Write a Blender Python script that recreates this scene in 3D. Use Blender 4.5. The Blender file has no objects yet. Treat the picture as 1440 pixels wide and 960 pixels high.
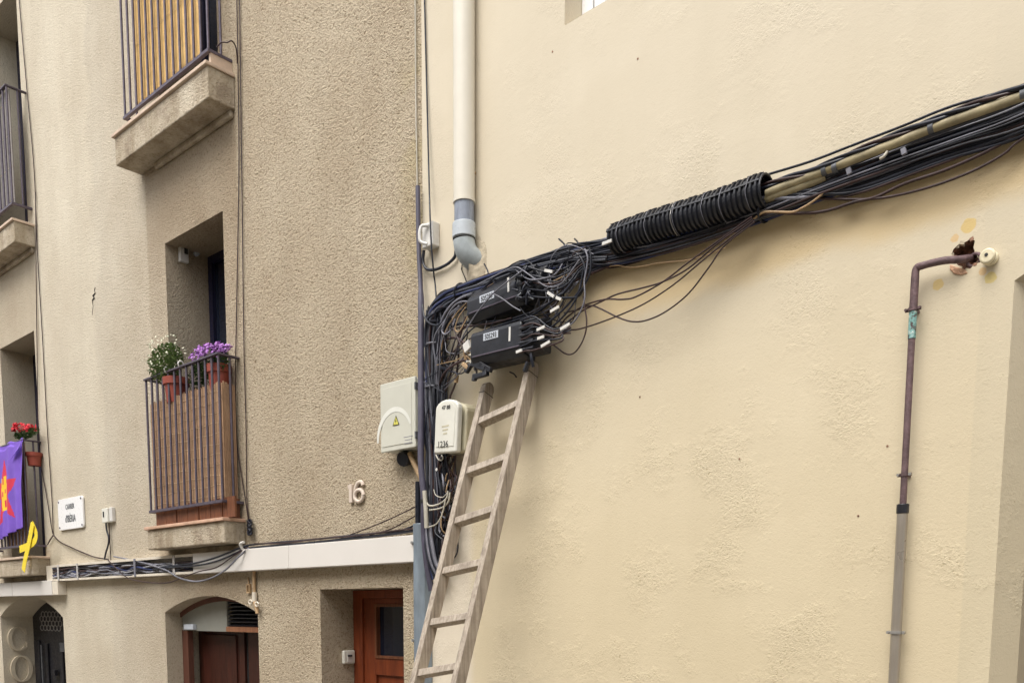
import bpy, math, random
from mathutils import Vector, Matrix, noise
random.seed(7)
S = bpy.context.scene
COL = S.collection
rnd = random.random
uni = random.uniform

# ------------------------------------------------------------------ camera, world, sun, exposure
EYE = 1.6
FPX, PITCH, PX, HZ = 1250.0, math.atan(0.113), 670.0, 857.0     # the lens as measured on the photograph
PY = HZ + FPX * math.tan(PITCH)
cam = bpy.data.cameras.new('camera')
cam.sensor_width = 36.0
cam.lens = FPX / 1440 * 36
cam.shift_x = (720 - PX) / 1440
cam.shift_y = (PY - 480) / 1440
cam.clip_start, cam.clip_end = 0.05, 500
cam_o = bpy.data.objects.new('camera', cam)
cam_o.location = (0, 0, EYE)
cam_o.rotation_euler = (math.pi / 2 - PITCH, 0, 0)
COL.objects.link(cam_o)
S.camera = cam_o

W = bpy.data.worlds.new('World')
S.world = W
W.use_nodes = True
wn = W.node_tree.nodes
wl = W.node_tree.links
wn.clear()
sky = wn.new('ShaderNodeTexSky')
sky.sky_type = 'NISHITA'
sky.sun_disc = False
SUN_EL, SUN_AZ = math.radians(60), math.radians(221)
sky.sun_elevation = SUN_EL
sky.sun_rotation = SUN_AZ
sky.dust_density = 4.0
sky.air_density = 1.0
hs = wn.new('ShaderNodeHueSaturation')
hs.inputs['Saturation'].default_value = 0.25          # overcast: grey cloud, hardly any blue
bg = wn.new('ShaderNodeBackground')
bg.inputs['Strength'].default_value = 0.15
wo = wn.new('ShaderNodeOutputWorld')
wl.new(sky.outputs[0], hs.inputs['Color'])
wl.new(hs.outputs[0], bg.inputs['Color'])
wl.new(bg.outputs[0], wo.inputs['Surface'])
sun = bpy.data.lights.new('sun', 'SUN')
sun.energy = 1.5
sun.angle = math.radians(46)
sun.color = (1.0, 0.95, 0.87)
sun_o = bpy.data.objects.new('sun', sun)
sd = Vector((math.sin(SUN_AZ) * math.cos(SUN_EL), math.cos(SUN_AZ) * math.cos(SUN_EL), math.sin(SUN_EL)))
sun_o.rotation_euler = sd.to_track_quat('Z', 'Y').to_euler()
COL.objects.link(sun_o)
S.view_settings.view_transform = 'Standard'
S.view_settings.look = 'None'
S.view_settings.exposure = 0.80
S.view_settings.gamma = 1.0

# ------------------------------------------------------------------ facade frames: (s along the wall, d out of it, z up)
CR = Vector((1, 0, 0))
CU = Vector((0, math.sin(PITCH), math.cos(PITCH)))
CF = Vector((0, math.cos(PITCH), -math.sin(PITCH)))
def ray(x, y): return CR * ((x - PX) / FPX) + CU * ((PY - y) / FPX) + CF
class Facade:
    def __init__(f, vpx, dist):
        r = ray(vpx, HZ); r.z = 0
        f.u = -r.normalized()
        f.n = Vector((f.u.y, -f.u.x, 0))
        f.dist = dist
        y = -f.n
        f.M = Matrix(((f.u.x, y.x, 0, 0), (f.u.y, y.y, 0, 0), (0, 0, 1, 0), (0, 0, 0, 1)))
        f.reset()
    def reset(f):
        f.org = -f.n * f.dist
        f.M.translation = f.org
    def hit(f, x, y, d=0.0):                      # where the sight line through a photo pixel meets the plane d in front of this wall
        r = ray(x, y)
        C = Vector((0, 0, EYE))
        t = (-f.dist + d - C.dot(f.n)) / r.dot(f.n)
        P = C + r * t
        return (P.dot(f.u), d, P.z)
    def y_of(f, s, d, z):
        P = f.u * s + f.n * (d - f.dist) + Vector((0, 0, z - EYE))
        return PY - FPX * P.dot(CU) / P.dot(CF)
A = Facade(-676, 3.795)
B = Facade(-590, 3.6622 - 0.012)
SA, SB = -3.964, -4.087                            # where the two buildings meet
def H(f, x, y, d=0.0): return f.hit(x, y, d)

# ------------------------------------------------------------------ mesh helpers
class MB:
    def __init__(m): m.v = []; m.f = []; m.sm = []; m.mi = []
    def add(m, vs, fs, smooth=False, mi=0):
        o = len(m.v); m.v += [tuple(v) for v in vs]
        for q in fs: m.f.append([i + o for i in q]); m.sm.append(smooth); m.mi.append(mi)
        return m
    def box(m, s0, s1, d0, d1, z0, z1, mi=0):
        s0, s1 = min(s0, s1), max(s0, s1); d0, d1 = min(d0, d1), max(d0, d1); z0, z1 = min(z0, z1), max(z0, z1)
        vs = [(s, d, z) for z in (z0, z1) for d in (d0, d1) for s in (s0, s1)]
        return m.add(vs, [(0, 1, 3, 2), (4, 6, 7, 5), (0, 4, 5, 1), (2, 3, 7, 6), (0, 2, 6, 4), (1, 5, 7, 3)], False, mi)
    def obox(m, c, ax, ay, az, mi=0):             # centre and three half-axis vectors
        c, ax, ay, az = map(Vector, (c, ax, ay, az))
        vs = [c + ax * i + ay * j + az * k for k in (-1, 1) for j in (-1, 1) for i in (-1, 1)]
        return m.add(vs, [(0, 1, 3, 2), (4, 6, 7, 5), (0, 4, 5, 1), (2, 3, 7, 6), (0, 2, 6, 4), (1, 5, 7, 3)], False, mi)
    def prism(m, pts, d0, d1, mi=0):              # polygon in (s, z) between two depths
        n = len(pts)
        vs = [(p[0], d0, p[1]) for p in pts] + [(p[0], d1, p[1]) for p in pts]
        fs = [tuple(range(n)), tuple(range(2 * n - 1, n - 1, -1))] + [(i, i + n, (i + 1) % n + n, (i + 1) % n) for i in range(n)]
        return m.add(vs, fs, False, mi)
    def tube(m, pts, r, n=8, caps=True, smooth=True, radii=None, squash=1.0):
        pts = [Vector(p) for p in pts]
        k = len(pts); vs = []; fs = []
        t0 = (pts[1] - pts[0]).normalized()
        up = Vector((0, 1, 0)) if abs(t0.y) < 0.9 else Vector((0, 0, 1))
        a = t0.cross(up).normalized()
        for i, p in enumerate(pts):
            t = (pts[min(i + 1, k - 1)] - pts[max(i - 1, 0)])
            if t.length < 1e-9: t = t0
            t.normalize()
            a = (a - t * a.dot(t))
            if a.length < 1e-6: a = t.orthogonal()
            a.normalize(); b = t.cross(a)
            rr = radii[i] if radii else r
            for j in range(n):
                w = 2 * math.pi * j / n
                vs.append(p + (a * math.cos(w) + b * math.sin(w) * squash) * rr)
        for i in range(k - 1):
            for j in range(n):
                fs.append((i * n + j, i * n + (j + 1) % n, (i + 1) * n + (j + 1) % n, (i + 1) * n + j))
        m.add(vs, fs, smooth)
        if caps:
            o = len(m.v) - len(vs)
            m.f.append([o + j for j in range(n - 1, -1, -1)]); m.sm.append(False); m.mi.append(0)
            m.f.append([o + (k - 1) * n + j for j in range(n)]); m.sm.append(False); m.mi.append(0)
        return m
    def sweep(m, sec, p0, p1, e1, e2, sc0=1.0, sc1=1.0):   # polygon section carried from p0 to p1, in the axes e1, e2
        p0, p1, e1, e2 = map(Vector, (p0, p1, e1, e2)); n = len(sec)
        vs = [p0 + (e1 * a + e2 * b) * sc0 for a, b in sec] + [p1 + (e1 * a + e2 * b) * sc1 for a, b in sec]
        fs = [tuple(range(n)), tuple(range(2 * n - 1, n - 1, -1))] + [(i, i + n, (i + 1) % n + n, (i + 1) % n) for i in range(n)]
        return m.add(vs, fs)

def smooth_path(pts, sub=6):
    P = [Vector(p) for p in pts]
    if len(P) < 3: return P
    P = [P[0] * 2 - P[1]] + P + [P[-1] * 2 - P[-2]]
    out = []
    for i in range(1, len(P) - 2):
        a, b, c, d = P[i - 1:i + 3]
        for k in range(sub):
            t = k / sub
            out.append(0.5 * ((2 * b) + (c - a) * t + (2 * a - 5 * b + 4 * c - d) * t * t + (3 * b - a - 3 * c + d) * t ** 3))
    out.append(P[-2])
    return out

BASE = {}
def fix(mesh):
    import bmesh
    bm = bmesh.new(); bm.from_mesh(mesh); bmesh.ops.recalc_face_normals(bm, faces=bm.faces); bm.to_mesh(mesh); bm.free()
def to_mesh(name, mb, mats, base):
    bs, bd, bz = base
    me = bpy.data.meshes.new(name)
    me.from_pydata([(v[0] - bs, -(v[1] - bd), v[2] - bz) for v in mb.v], [], mb.f)
    for m_ in (mats if isinstance(mats, (list, tuple)) else [mats]): me.materials.append(m_)
    me.polygons.foreach_set('use_smooth', mb.sm)
    me.polygons.foreach_set('material_index', mb.mi)
    me.update(); fix(me)
    if any(mb.sm): me.set_sharp_from_angle(angle=math.radians(70))
    return me
def props(o, label=None, cat=None, group=None, kind=None):
    if label: o['label'] = label
    if cat: o['category'] = cat
    if group: o['group'] = group
    if kind: o['kind'] = kind
    return o
def place(o, f, base):
    o.matrix_world = f.M @ Matrix.Translation((base[0], -base[1], base[2]))
def thing(name, label, cat, f, base, group=None):
    o = bpy.data.objects.new(name, None); o.empty_display_size = 0.05
    COL.objects.link(o); place(o, f, base)
    BASE[o] = base
    return props(o, label, cat, group)
def part(name, mb, mats, parent, bevel=0, label=None, kind=None, seg=2):
    o = bpy.data.objects.new(name, to_mesh(name, mb, mats, BASE[parent]))
    COL.objects.link(o); o.parent = parent; BASE[o] = BASE[parent]
    if bevel: add_bevel(o, bevel, seg)
    return props(o, label, kind=kind)
def add_bevel(o, w, seg=2):
    b = o.modifiers.new('bevel', 'BEVEL'); b.width = w; b.segments = seg; b.limit_method = 'ANGLE'; b.angle_limit = math.radians(35)
def solo(name, mb, mats, f, base, label=None, cat=None, group=None, kind=None, bevel=0):
    o = bpy.data.objects.new(name, to_mesh(name, mb, mats, base))
    COL.objects.link(o); place(o, f, base); BASE[o] = base
    if bevel: add_bevel(o, bevel)
    return props(o, label, cat, group, kind)
def clone(o, off, parent=None):                    # a further piece that shares the mesh
    c = o.copy(); COL.objects.link(c); c.parent = parent or o.parent
    c.location = Vector(o.location) + Vector((off[0], -off[1], off[2])); BASE[c] = BASE[o]
    return c
def text_mb(txt, size, extrude=0.0015, sx=1.0, spacing=1.0, align='CENTER', bold=0.0):
    cu = bpy.data.curves.new('t', 'FONT'); cu.body = txt; cu.size = size; cu.extrude = extrude; cu.align_x = align
    cu.space_character = spacing; cu.offset = bold; cu.resolution_u = 4
    ob = bpy.data.objects.new('t', cu); COL.objects.link(ob)
    bpy.context.view_layer.update()
    me = bpy.data.meshes.new_from_object(ob.evaluated_get(bpy.context.evaluated_depsgraph_get()))
    vs = [(v.co.x * sx, v.co.y, v.co.z) for v in me.vertices]; fs = [tuple(p.vertices) for p in me.polygons]
    bpy.data.objects.remove(ob); bpy.data.curves.remove(cu); bpy.data.meshes.remove(me)
    return vs, fs
def text_on(txt, pos, size, rot=0.0, shear=0.0, e1=None, eo=None, **k):   # lettering standing on a wall plane
    vs, fs = text_mb(txt, size, **k)
    e1 = Vector(e1) if e1 else Vector((math.cos(rot), 0, math.sin(rot)))
    e2 = Vector((-math.sin(rot), 0, math.cos(rot))) if eo is None else Vector((0, 0, 1))
    eo = Vector(eo) if eo else Vector((0, 1, 0))
    return MB().add([Vector(pos) + e1 * x + e2 * (y + shear * x) + eo * z for x, y, z in vs], fs)

# ------------------------------------------------------------------ materials
def rgb(h):
    h = h.lstrip('#'); c = [int(h[i:i + 2], 16) / 255 for i in (0, 2, 4)]
    return tuple((x / 12.92 if x <= 0.04045 else ((x + 0.055) / 1.055) ** 2.4) for x in c) + (1,)
class NT:
    def __init__(t, name):
        t.m = bpy.data.materials.new(name); t.m.use_nodes = True
        t.n = t.m.node_tree.nodes; t.l = t.m.node_tree.links
        t.b = t.n['Principled BSDF']
        t.tc = t.n.new('ShaderNodeTexCoord')
    def new(t, k, **kw):
        o = t.n.new(k)
        for a, v in kw.items(): setattr(o, a, v)
        return o
    def coord(t, scale=(1, 1, 1)):
        mp = t.new('ShaderNodeMapping'); mp.inputs['Scale'].default_value = scale
        t.l.new(t.tc.outputs['Object'], mp.inputs['Vector']); return mp.outputs[0]
    def noise(t, sc, det=3, rough=0.55, scale=(1, 1, 1), dist=0.0):
        o = t.new('ShaderNodeTexNoise'); o.inputs['Scale'].default_value = sc; o.inputs['Detail'].default_value = det
        o.inputs['Roughness'].default_value = rough; o.inputs['Distortion'].default_value = dist
        t.l.new(t.coord(scale), o.inputs['Vector']); return o.outputs['Fac']
    def ramp(t, x, stops):
        o = t.new('ShaderNodeValToRGB'); e = o.color_ramp.elements
        while len(e) < len(stops): e.new(0.5)
        for el, (p, c) in zip(e, stops):
            el.position = p; el.color = c if len(c) == 4 else (*c, 1)
        t.l.new(x, o.inputs[0]); return o.outputs[0]
    def mix(t, a, b, fac, mode='MIX'):
        o = t.new('ShaderNodeMix', data_type='RGBA', blend_type=mode)
        for sock, v in ((o.inputs[0], fac), (o.inputs[6], a), (o.inputs[7], b)):
            if isinstance(v, (int, float)): sock.default_value = v
            elif isinstance(v, tuple): sock.default_value = v
            else: t.l.new(v, sock)
        return o.outputs[2]
    def math(t, op, a, b=0.0, c=0.0, clamp=False):
        o = t.new('ShaderNodeMath', operation=op, use_clamp=clamp)
        for sock, v in zip(o.inputs, (a, b, c)):
            if isinstance(v, (int, float)): sock.default_value = v
            else: t.l.new(v, sock)
        return o.outputs[0]
    def mapr(t, x, a, b, c=0.0, d=1.0):
        o = t.new('ShaderNodeMapRange', interpolation_type='SMOOTHSTEP')
        for i, v in enumerate((a, b, c, d), 1): o.inputs[i].default_value = v
        t.l.new(x, o.inputs[0]); return o.outputs[0]
    def xyz(t):
        o = t.new('ShaderNodeSeparateXYZ'); t.l.new(t.tc.outputs['Object'], o.inputs[0]); return o.outputs
    def bump(t, h, dist=0.002, strength=1.0, prev=None):
        o = t.new('ShaderNodeBump'); o.inputs['Distance'].default_value = dist; o.inputs['Strength'].default_value = strength
        t.l.new(h, o.inputs['Height'])
        if prev is not None: t.l.new(prev, o.inputs['Normal'])
        return o.outputs[0]
    def out(t, color=None, rough=None, normal=None, metal=None, spec=None):
        for k, v in (('Base Color', color), ('Roughness', rough), ('Normal', normal), ('Metallic', metal), ('Specular IOR Level', spec)):
            if v is None: continue
            if isinstance(v, (int, float, tuple)): t.b.inputs[k].default_value = v
            else: t.l.new(v, t.b.inputs[k])
        return t.m
def simple(name, col, rough=0.6, metal=0.0, var=0.18, sc=18, bump=0.0006, bsc=120, scale=(1, 1, 1), spec=0.5):
    t = NT(name)
    c = rgb(col) if isinstance(col, str) else col
    dk = tuple(x * (1 - var) for x in c[:3]) + (1,); lt = tuple(min(1, x * (1 + var)) for x in c[:3]) + (1,)
    cc = t.ramp(t.noise(sc, 4, 0.6, scale), [(0.3, dk), (0.7, lt)])
    rr = t.mapr(t.noise(sc * 2.3, 3), 0.3, 0.7, max(0.05, rough - 0.1), min(1, rough + 0.1))
    return t.out(cc, rr, t.bump(t.noise(bsc, 3, 0.6, scale), bump), metal, spec)

def plaster_left():
    t = NT('rough_spatter_plaster')
    x, y, z = t.xyz()
    wob = t.math('MULTIPLY', t.math('SUBTRACT', t.noise(1.6, 3), 0.5), 0.7)
    xs = t.math('ADD', x, wob)
    zone = t.mapr(xs, -8.7, -5.6)                       # worn smooth on the left, rough spatter on the right
    light, mid, dark = (0.52, 0.468, 0.378, 1), (0.49, 0.426, 0.333, 1), (0.445, 0.374, 0.277, 1)
    col = t.ramp(zone, [(0.0, light), (0.45, mid), (1.0, dark)])
    streak = t.noise(1.0, 5, 0.6, (4.0, 4.0, 0.22))
    col = t.mix(col, t.ramp(streak, [(0.3, (0.94, 0.935, 0.93, 1)), (0.7, (1.03, 1.03, 1.03, 1))]), 0.8, 'MULTIPLY')
    blot = t.noise(1.5, 6, 0.62, (1, 1, 0.8))
    col = t.mix(col, t.ramp(blot, [(0.32, (0.86, 0.83, 0.79, 1)), (0.66, (1.05, 1.06, 1.06, 1))]), 0.8, 'MULTIPLY')
    # spatter relief: short worm-like ridges with dark brown valleys
    n1 = t.noise(60, 2, 0.5, (1, 1, 1.1), 1.0)
    n2 = t.noise(110, 2, 0.6, (1, 1, 1), 0.5)
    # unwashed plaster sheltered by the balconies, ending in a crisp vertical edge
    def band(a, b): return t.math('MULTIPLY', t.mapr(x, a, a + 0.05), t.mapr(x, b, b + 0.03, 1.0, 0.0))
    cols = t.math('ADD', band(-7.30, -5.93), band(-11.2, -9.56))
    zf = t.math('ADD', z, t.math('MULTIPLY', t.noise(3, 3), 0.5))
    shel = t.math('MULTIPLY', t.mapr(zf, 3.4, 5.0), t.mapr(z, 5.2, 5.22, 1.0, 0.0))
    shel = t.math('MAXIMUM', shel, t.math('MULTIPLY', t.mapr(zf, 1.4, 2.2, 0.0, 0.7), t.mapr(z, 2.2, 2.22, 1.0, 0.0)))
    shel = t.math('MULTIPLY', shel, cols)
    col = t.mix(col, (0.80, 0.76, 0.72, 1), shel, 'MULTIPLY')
    # a lighter washed strip with its own edge in the middle of the smooth zone
    col = t.mix(col, (1.07, 1.07, 1.06, 1), t.mapr(xs, -8.30, -8.18, 1.0, 0.0), 'MULTIPLY')
    # greenish damp at the corner
    gm = t.math('MULTIPLY', t.mapr(x, -4.25, -4.0), t.mapr(t.noise(2.5, 4), 0.45, 0.6))
    col = t.mix(col, (0.93, 0.92, 0.72, 1), t.math('MULTIPLY', gm, 0.6), 'MULTIPLY')
    ridge = t.math('ADD', t.math('MULTIPLY', n1, 0.9), t.math('MULTIPLY', n2, 0.35))
    pit = t.ramp(ridge, [(0.44, (0.50, 0.44, 0.36, 1)), (0.54, (0.93, 0.92, 0.90, 1)), (0.62, (1.05, 1.05, 1.05, 1)), (0.75, (1.18, 1.18, 1.17, 1))])
    f = t.mapr(xs, -8.6, -5.0, 0.30, 0.86)
    col = t.mix(col, pit, f, 'MULTIPLY')
    d = t.math('MULTIPLY', ridge, t.mapr(xs, -9.0, -5.4, 0.38, 1.0))
    return t.out(col, 0.9, t.bump(d, 0.020, 1.0), None, 0.2)
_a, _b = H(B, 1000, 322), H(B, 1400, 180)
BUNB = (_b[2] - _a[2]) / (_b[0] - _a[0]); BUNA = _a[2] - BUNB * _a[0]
SPOTS = [(H(B, px_, py_)[0], H(B, px_, py_)[2], r_, c_) for px_, py_, r_, c_ in ((1362, 317, 0.026, (0.62, 0.44, 0.14, 1)), (1342.5, 335, 0.0145, (0.62, 0.42, 0.20, 1)),
         (1319.5, 400, 0.020, (0.62, 0.45, 0.16, 1)), (1382, 381.5, 0.0135, (0.62, 0.42, 0.20, 1)), (1393, 390.5, 0.0195, (0.60, 0.47, 0.15, 1)))]
def plaster_right():
    t = NT('cream_painted_plaster')
    x, y, z = t.xyz()
    base = t.ramp(t.noise(0.55, 4, 0.5), [(0.3, (0.585, 0.503, 0.350, 1)), (0.7, (0.635, 0.552, 0.395, 1))])
    st0 = t.mapr(x, -3.72, -3.64); base = t.mix((0.66, 0.59, 0.48, 1), base, st0)
    mg = t.math('MULTIPLY', t.mapr(x, -1.085, -1.075), t.mapr(x, -0.9, -0.89, 1.0, 0.0)); base = t.mix(base, (0.93, 0.94, 0.95, 1), mg, 'MULTIPLY')
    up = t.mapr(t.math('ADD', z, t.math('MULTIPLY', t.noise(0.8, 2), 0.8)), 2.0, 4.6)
    base = t.mix(base, (0.60, 0.535, 0.42, 1), up)  # top-to-bottom light gradient painted in: whiter, less ochre higher up
    st = t.noise(1.0, 5, 0.65, (3.0, 3.0, 0.35))
    base = t.mix(base, t.ramp(st, [(0.3, (0.965, 0.96, 0.945, 1)), (0.7, (1.03, 1.03, 1.03, 1))]), 0.8, 'MULTIPLY')
    # ochre band behind and just under the cables, edges wobbled by noise
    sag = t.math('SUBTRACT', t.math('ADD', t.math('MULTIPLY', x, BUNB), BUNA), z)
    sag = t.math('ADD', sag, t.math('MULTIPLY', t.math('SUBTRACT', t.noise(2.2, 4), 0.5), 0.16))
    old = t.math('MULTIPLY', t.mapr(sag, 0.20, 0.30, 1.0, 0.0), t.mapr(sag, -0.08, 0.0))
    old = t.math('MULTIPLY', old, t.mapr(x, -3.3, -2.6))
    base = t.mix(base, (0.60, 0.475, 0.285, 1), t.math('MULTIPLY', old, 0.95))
    # flat dabs of test paint round the pipe hole
    for (cx, cz, r, c_) in SPOTS:
        dx = t.math('SUBTRACT', x, cx); dz = t.math('SUBTRACT', z, cz)
        dd = t.math('SQRT', t.math('ADD', t.math('MULTIPLY', dx, dx), t.math('MULTIPLY', dz, dz)))
        dd = t.math('ADD', dd, t.math('MULTIPLY', t.math('SUBTRACT', t.noise(45, 3), 0.5), 0.016))
        base = t.mix(base, c_, t.mapr(dd, r * 0.86, r * 1.08, 0.72, 0.0))
    # hand sized patches of a slightly different coat
    base = t.mix(base, t.ramp(t.noise(1.3, 2, 0.4, (1, 1, 1.4), 0.5), [(0.42, (1.02, 1.02, 1.02, 1)), (0.48, (0.985, 0.98, 0.97, 1))]), 0.6, 'MULTIPLY')
    # small dark pits where the spatter is coarse
    patch = t.mapr(t.noise(2.1, 5, 0.65), 0.48, 0.64)
    n1 = t.noise(88, 3, 0.62, (1, 1, 1.2), 0.8)
    pit = t.ramp(n1, [(0.30, (0.58, 0.52, 0.42, 1)), (0.40, (1, 1, 1, 1)), (0.8, (1.03, 1.03, 1.03, 1))])
    lower = t.mapr(z, 1.2, 4.2, 1.0, 0.45)
    amt = t.math('MULTIPLY', t.math('ADD', t.math('MULTIPLY', patch, 0.75), 0.20), lower)
    base = t.mix(base, pit, amt, 'MULTIPLY')
    trowel = t.noise(7, 4, 0.55, (1, 1, 1.3), 0.2)
    h = t.math('ADD', t.math('MULTIPLY', n1, t.math('MULTIPLY', amt, 0.9)), t.math('MULTIPLY', trowel, 0.20))
    return t.out(base, 0.85, t.bump(h, 0.0065, 1.0), None, 0.2)
def slab_mat():
    t = NT('weathered_cement_render')
    col = t.ramp(t.noise(5, 6, 0.65), [(0.28, (0.30, 0.24, 0.18, 1)), (0.5, (0.50, 0.43, 0.33, 1)), (0.75, (0.58, 0.52, 0.41, 1))])
    col = t.mix(col, t.ramp(t.noise(1.2, 4, 0.6, (6, 6, 0.5)), [(0.35, (0.72, 0.68, 0.62, 1)), (0.6, (1.05, 1.05, 1.05, 1))]), 0.8, 'MULTIPLY')
    n = t.noise(50, 3, 0.6, (1, 1, 1.3), 0.8)
    col = t.mix(col, t.ramp(n, [(0.36, (0.5, 0.45, 0.38, 1)), (0.5, (1, 1, 1, 1))]), 0.4, 'MULTIPLY')
    return t.out(col, 0.92, t.bump(n, 0.017), None, 0.2)
def wood(name, c1, c2, sc=(14, 14, 1.2), rough=0.7, dirt=0.0):
    t = NT(name)
    g = t.noise(3.0, 6, 0.7, sc, 0.4)
    col = t.ramp(g, [(0.28, rgb(c1)), (0.72, rgb(c2))])
    if dirt:
        col = t.mix(col, t.ramp(t.noise(9, 6, 0.7), [(0.36, (0.45, 0.42, 0.40, 1)), (0.55, (1, 1, 1, 1))]), dirt, 'MULTIPLY')
    return t.out(col, rough, t.bump(g, 0.002))
def glass():
    t = NT('dark_window_glass')
    return t.out(t.ramp(t.noise(2, 2), [(0.3, (0.006, 0.009, 0.02, 1)), (0.7, (0.012, 0.016, 0.03, 1))]), 0.08, None, None, 0.6)

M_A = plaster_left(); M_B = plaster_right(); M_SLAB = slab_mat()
M_HOLE = simple('broken_brown_masonry', (0.24, 0.13, 0.085, 1), 0.95, var=0.6, sc=60, bump=0.01, bsc=70)
M_TILEP = simple('pale_edge_tile', '#c2ad99', 0.8, var=0.14, sc=12)
M_TILE = simple('terracotta_edge_tile', '#bf9c84', 0.8, var=0.18, sc=12)
M_IRON = simple('dark_painted_iron', '#59515c', 0.5, 0.3, var=0.25, sc=30)
M_IRONG = simple('grey_green_painted_iron', '#5a5c60', 0.5, 0.3, var=0.25, sc=30)
M_REED = wood('yellow_reed', '#b98b42', '#f0cd8a', (90, 90, 3), 0.65, 0.4)
M_REEDB = wood('weathered_brown_reed', '#8b6c53', '#c9a583', (60, 60, 1.4), 0.8, 0.4)
M_TIE = simple('pale_tie_wire', '#d8c09a', 0.6)
M_PLANK = wood('red_brown_plank', '#4a2717', '#8a5636', (30, 30, 2), 0.6, 0.4)
M_BLACK = simple('black_plastic', (0.012, 0.013, 0.018, 1), 0.42, var=0.5, sc=14, bump=0.0005, spec=0.5)
M_CAB = simple('black_cable_sheath', (0.014, 0.016, 0.026, 1), 0.36, var=0.5, sc=6, spec=0.4)
M_CABB = simple('dark_brown_cable_sheath', (0.032, 0.013, 0.012, 1), 0.5, var=0.4, sc=6)
M_CABG = simple('grey_cable_sheath', (0.16, 0.16, 0.19, 1), 0.5, var=0.4, sc=6)
M_CABL = simple('pale_grey_cable_sheath', (0.32, 0.32, 0.34, 1), 0.55, var=0.3, sc=8)
M_CABD = simple('faded_black_cable_sheath', (0.045, 0.048, 0.06, 1), 0.55, var=0.5, sc=9)
M_CABN = simple('navy_cable_sheath', (0.02, 0.03, 0.10, 1), 0.45, var=0.4, sc=6)
M_CABT = simple('tan_cable_sheath', '#a58a68', 0.6, var=0.3, sc=8)
M_CABW = simple('dirty_white_cable_sheath', '#b5b0a2', 0.6, var=0.2, sc=8)
M_TAG = simple('white_plastic_tag', '#cfcdc8', 0.5, var=0.08)
M_LBL = simple('label_plate', '#b9bfc8', 0.5, var=0.08)
M_INK = simple('black_ink', (0.015, 0.015, 0.015, 1), 0.6)
M_COND = simple('weathered_beige_conduit', '#94896b', 0.65, var=0.35, sc=14, scale=(1, 1, 1))
M_PURP = simple('purple_grey_conduit', '#4c4958', 0.45, var=0.2, sc=10)
M_GUARD = simple('grey_steel_guard', '#84909b', 0.45, 0.35, var=0.3, sc=9, scale=(1, 1, 0.3))
M_CREAM = simple('cream_painted_pipe', (0.66, 0.62, 0.53, 1), 0.5, var=0.05, sc=4)
M_PVC = simple('grey_pvc', '#a3abae', 0.45, var=0.22, sc=14)
M_PVCL = simple('light_grey_pvc', '#b7bec4', 0.35, var=0.08, sc=14)
M_PVCD = simple('dusty_blue_grey_pvc', '#848b98', 0.5, var=0.25, sc=20, scale=(3, 3, 0.6))
M_MORTAR = simple('grey_white_mortar', '#b3a791', 0.95, var=0.25, sc=22, bump=0.006, bsc=60)
M_BOX = simple('ivory_meter_box', (0.54, 0.535, 0.46, 1), 0.45, var=0.05, sc=5)
M_BOXW = simple('off_white_box_plastic', (0.66, 0.65, 0.58, 1), 0.45, var=0.07, sc=7)
M_BOXY = simple('yellowed_box_plastic', (0.50, 0.46, 0.33, 1), 0.55, var=0.12, sc=9)
M_ARC = simple('pale_arc_mark', (0.68, 0.68, 0.62, 1), 0.45, var=0.03)
M_YEL = simple('warning_yellow', '#c9c25a', 0.5)
M_YRIB = simple('yellow_plastic_ribbon', (0.80, 0.62, 0.03, 1), 0.5, var=0.06)
M_WHITE = simple('white_aluminium_trunking', (0.68, 0.65, 0.61, 1), 0.4, var=0.03, sc=2)
M_TRAY = simple('grey_tray_inside', (0.42, 0.40, 0.38, 1), 0.6, var=0.3, sc=10)
M_TRAYL = simple('cream_tray_lip', (0.66, 0.60, 0.50, 1), 0.5, var=0.1, sc=10)
M_SIGN = simple('white_enamel', (0.82, 0.82, 0.82, 1), 0.35, var=0.02, bump=0.0)
M_SIGNT = simple('grey_sign_lettering', '#55595c', 0.5)
M_RED = wood('red_brown_varnished_door', '#582411', '#844020', (8, 8, 1), 0.45, 0.15)
M_MAROON = wood('dark_maroon_door', '#2c130d', '#4b261c', (8, 8, 1), 0.4, 0.2)
M_BROWN = wood('brown_door_frame', '#4a2a20', '#6f4636', (12, 12, 1), 0.6, 0.2)
M_GLASS = glass()
M_NAVY = simple('dark_blue_door_leaf', (0.008, 0.008, 0.03, 1), 0.4, var=0.3)
M_BIRON = simple('black_iron_door', (0.010, 0.010, 0.014, 1), 0.45, var=0.4)
M_LATT = simple('grey_iron_lattice', '#8d8a88', 0.5)
M_GPANEL = simple('grey_green_board', (0.25, 0.25, 0.22, 1), 0.7, var=0.08, sc=3)
M_LADDER = wood('weathered_ladder_wood', '#7c7065', '#c4b8a8', (22, 22, 1.0), 0.88, 0.38)
M_RUST = simple('rust_brown_iron_pipe', '#655153', 0.62, 0.2, var=0.35, sc=30, bump=0.002)
M_ZINC = simple('galvanised_steel_sleeve', '#a59d92', 0.33, 0.55, var=0.10, sc=4, scale=(8, 8, 0.4))
_t = NT('teal_flaking_paint')
M_TEAL = _t.out(_t.ramp(_t.noise(60, 4, 0.6), [(0.40, rgb('#4b3a3a')), (0.47, rgb('#6f9a93')), (0.58, rgb('#7fa8a6')), (0.64, rgb('#c9cfc6'))]), 0.6, _t.bump(_t.noise(60, 4, 0.6), 0.003))
M_CERAM = simple('cream_ceramic', '#d8ceb0', 0.35, var=0.1, sc=20)
M_OCHRE = simple('ochre_paint_spot', (0.60, 0.41, 0.10, 1), 0.8, var=0.08, sc=30, bump=0.003, bsc=70)
M_OCHREB = simple('orange_ochre_paint_spot', (0.60, 0.37, 0.14, 1), 0.8, var=0.08, sc=30, bump=0.003, bsc=70)
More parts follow.
